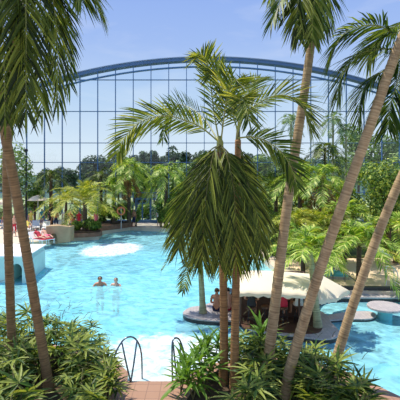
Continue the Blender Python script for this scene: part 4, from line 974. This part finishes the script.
o = V((c.x, c.y, BZ)); MB(o).tube([o+V((0, .08, 0)), o+V((0, .08, 2.1))], .03, 6).build('post', M['white'], e)
MB(o).tube([V((c.x+.33*math.cos(2*PI*k/20), c.y, c.z+.33*math.sin(2*PI*k/20))) for k in range(21)], .08, 8).build('ring', M['orange'], e, True)
# bar guests
person('guest sitting at the left end of the bar island, seen from behind', (G(217, 313, IZ).x, G(217, 313, IZ).y+.2, IZ), 2.8, 'sit', 'trunks', 'navy', 0, 1)
person('guest sitting on the bar island between the twin trunks', (G(229, 314, IZ).x, G(229, 314, IZ).y+.35, IZ), 3.4, 'sit', 'trunks', 'red', 1, 0)
for i, (x, y, lb_, col) in enumerate([(1.7, 13.25, 'guest in dark top on the left bar stool', 'black'), (2.75, 13.25, 'guest in red top on a bar stool left of the tall trunk', 'red'), (3.3, 13.35, 'guest in white top on the right bar stool', 'white')]):
    person(lb_, (x, y-.02, IZ+.56), PI+.2*(i-1), 'sit', 'shirt', col, i % 2, i % 2, .92)
person('bartender in white top standing behind the counter', (2.2, 14.75, IZ), 0, 'stand', 'shirt', 'white', 0, 0, .82)
# terrace on the right: rail, small pool, people
p = G(374, 238+8, .42); person('person in dark blue standing by the rightmost trunk', (p.x, p.y, .42), .4, 'stand', 'shirt', 'navy', 0, 0, .8)
def curved_rail(label, pts):
    c = V(pts[0]); e = empty('terrace_railing', c); tag(e, label, 'railing')
    MB(c).tube(catmull(pts, 20), .025, 8).build('rail', M['white'], e, True)
    MB(c).tube([(pts[len(pts)//2][0], pts[len(pts)//2][1], BZ+.03), pts[len(pts)//2]], .02, 6).build('post', M['white'], e)
curved_rail('pale curved rail on the sandy terrace at the right edge', [P(386, 288, 17.2), P(386, 272, 17.2), P(387, 266, 17.3), P(394, 268, 17.4), P(398, 276, 17.5), P(394, 287, 17.5)])
e = empty('small_pool', (6.6, 19.2, .33)); tag(e, 'small blue pool on the terrace left of the feather palm', 'pool')
pp = smooth_poly([(5.6, 18.9), (6.4, 18.4), (7.0, 18.5), (6.9, 19.6), (6.1, 20.1)], 5); o = (6.6, 19.2, .33)
MB(o).prism(pp, .33, .44).build('rim', M['greytile'], e); MB(o).prism([(6.35+(x-6.35)*.85, 19.1+(y-19.1)*.85) for x, y in pp], .44, .46).build('water', M['water_blue'], e)
ln = [P(333, 268, 18.2), P(345, 273, 17.9), P(356, 281, 17.6)]
e = empty('terrace_railing', (ln[0].x, ln[0].y, .33)); tag(e, 'slanting steel railing in front of the small blue pool', 'railing'); o = V((ln[0].x, ln[0].y, .33))
MB(o).tube(ln, .02, 6).build('rail', M['steel'], e)
for q in ln: MB(o).tube([(q.x, q.y, .33), q], .018, 6).build('post', M['steel'], e)
for i, (u, v, rz) in enumerate([(392, 262, .9), (398, 254, 1.0)]):
    lounger(G(u, v, .33), rz, ['white sun lounger on the terrace at the right edge, the nearer one', 'white sun lounger on the terrace at the right edge, the farther one'][i])

# ============================================================ light, sky, camera
wd = bpy.data.worlds.new('sky'); sc.world = wd; wd.use_nodes = True; nt = wd.node_tree; nt.nodes.clear()
out = nt.nodes.new('ShaderNodeOutputWorld'); bg = nt.nodes.new('ShaderNodeBackground'); tc = nt.nodes.new('ShaderNodeTexCoord'); sx = nt.nodes.new('ShaderNodeSeparateXYZ')
nt.links.new(tc.outputs['Generated'], sx.inputs[0])
r = ramp(nt, [(0, srgb(222, 230, 240)), (.06, srgb(226, 238, 250)), (.2, srgb(190, 214, 246)), (.32, srgb(162, 191, 243)), (.45, srgb(144, 176, 240)), (1, srgb(110, 150, 220))])
nt.links.new(sx.outputs[2], r.inputs['Fac'])
mp = N(nt, 'ShaderNodeMapping'); mp.inputs['Scale'].default_value = (2, 2, 9); nt.links.new(tc.outputs['Generated'], mp.inputs[0])
nz = N(nt, 'ShaderNodeTexNoise', Scale=2.2, Detail=6.0, Distortion=.4); nt.links.new(mp.outputs[0], nz.inputs['Vector'])
r2 = ramp(nt, [(.5, (0, 0, 0)), (.85, (.35, .35, .35))]); nt.links.new(nz.outputs['Fac'], r2.inputs['Fac'])
mx = N(nt, 'ShaderNodeMixRGB'); mx.inputs[2].default_value = (.9, .93, 1, 1)
nt.links.new(r2.outputs['Color'], mx.inputs[0]); nt.links.new(r.outputs['Color'], mx.inputs[1])
nt.links.new(mx.outputs[0], bg.inputs['Color']); bg.inputs['Strength'].default_value = 1.0
nt.links.new(bg.outputs[0], out.inputs[0])
sl = bpy.data.lights.new('sun', 'SUN'); sl.energy = 5.4; sl.angle = math.radians(.6); sl.color = (1, .94, .83)
so = bpy.data.objects.new('sun', sl); C.objects.link(so)
d = V((-.5, .3, 1.35)).normalized()        # towards the sun
so.rotation_euler = d.to_track_quat('Z', 'Y').to_euler(); so.location = (-20, -10, 40)
cam = bpy.data.cameras.new('camera'); cam.lens = 36; cam.sensor_width = 36; cam.shift_y = -(200-HOR)/400; cam.clip_end = 400
co = bpy.data.objects.new('camera', cam); C.objects.link(co); co.location = (0, 0, CAMZ); co.rotation_euler = (PI/2, 0, 0)
sc.camera = co
sc.view_settings.view_transform = 'Standard'; sc.view_settings.look = 'None'; sc.view_settings.gamma = 1; sc.view_settings.use_curve_mapping = False
sc.view_settings.exposure = 0.0
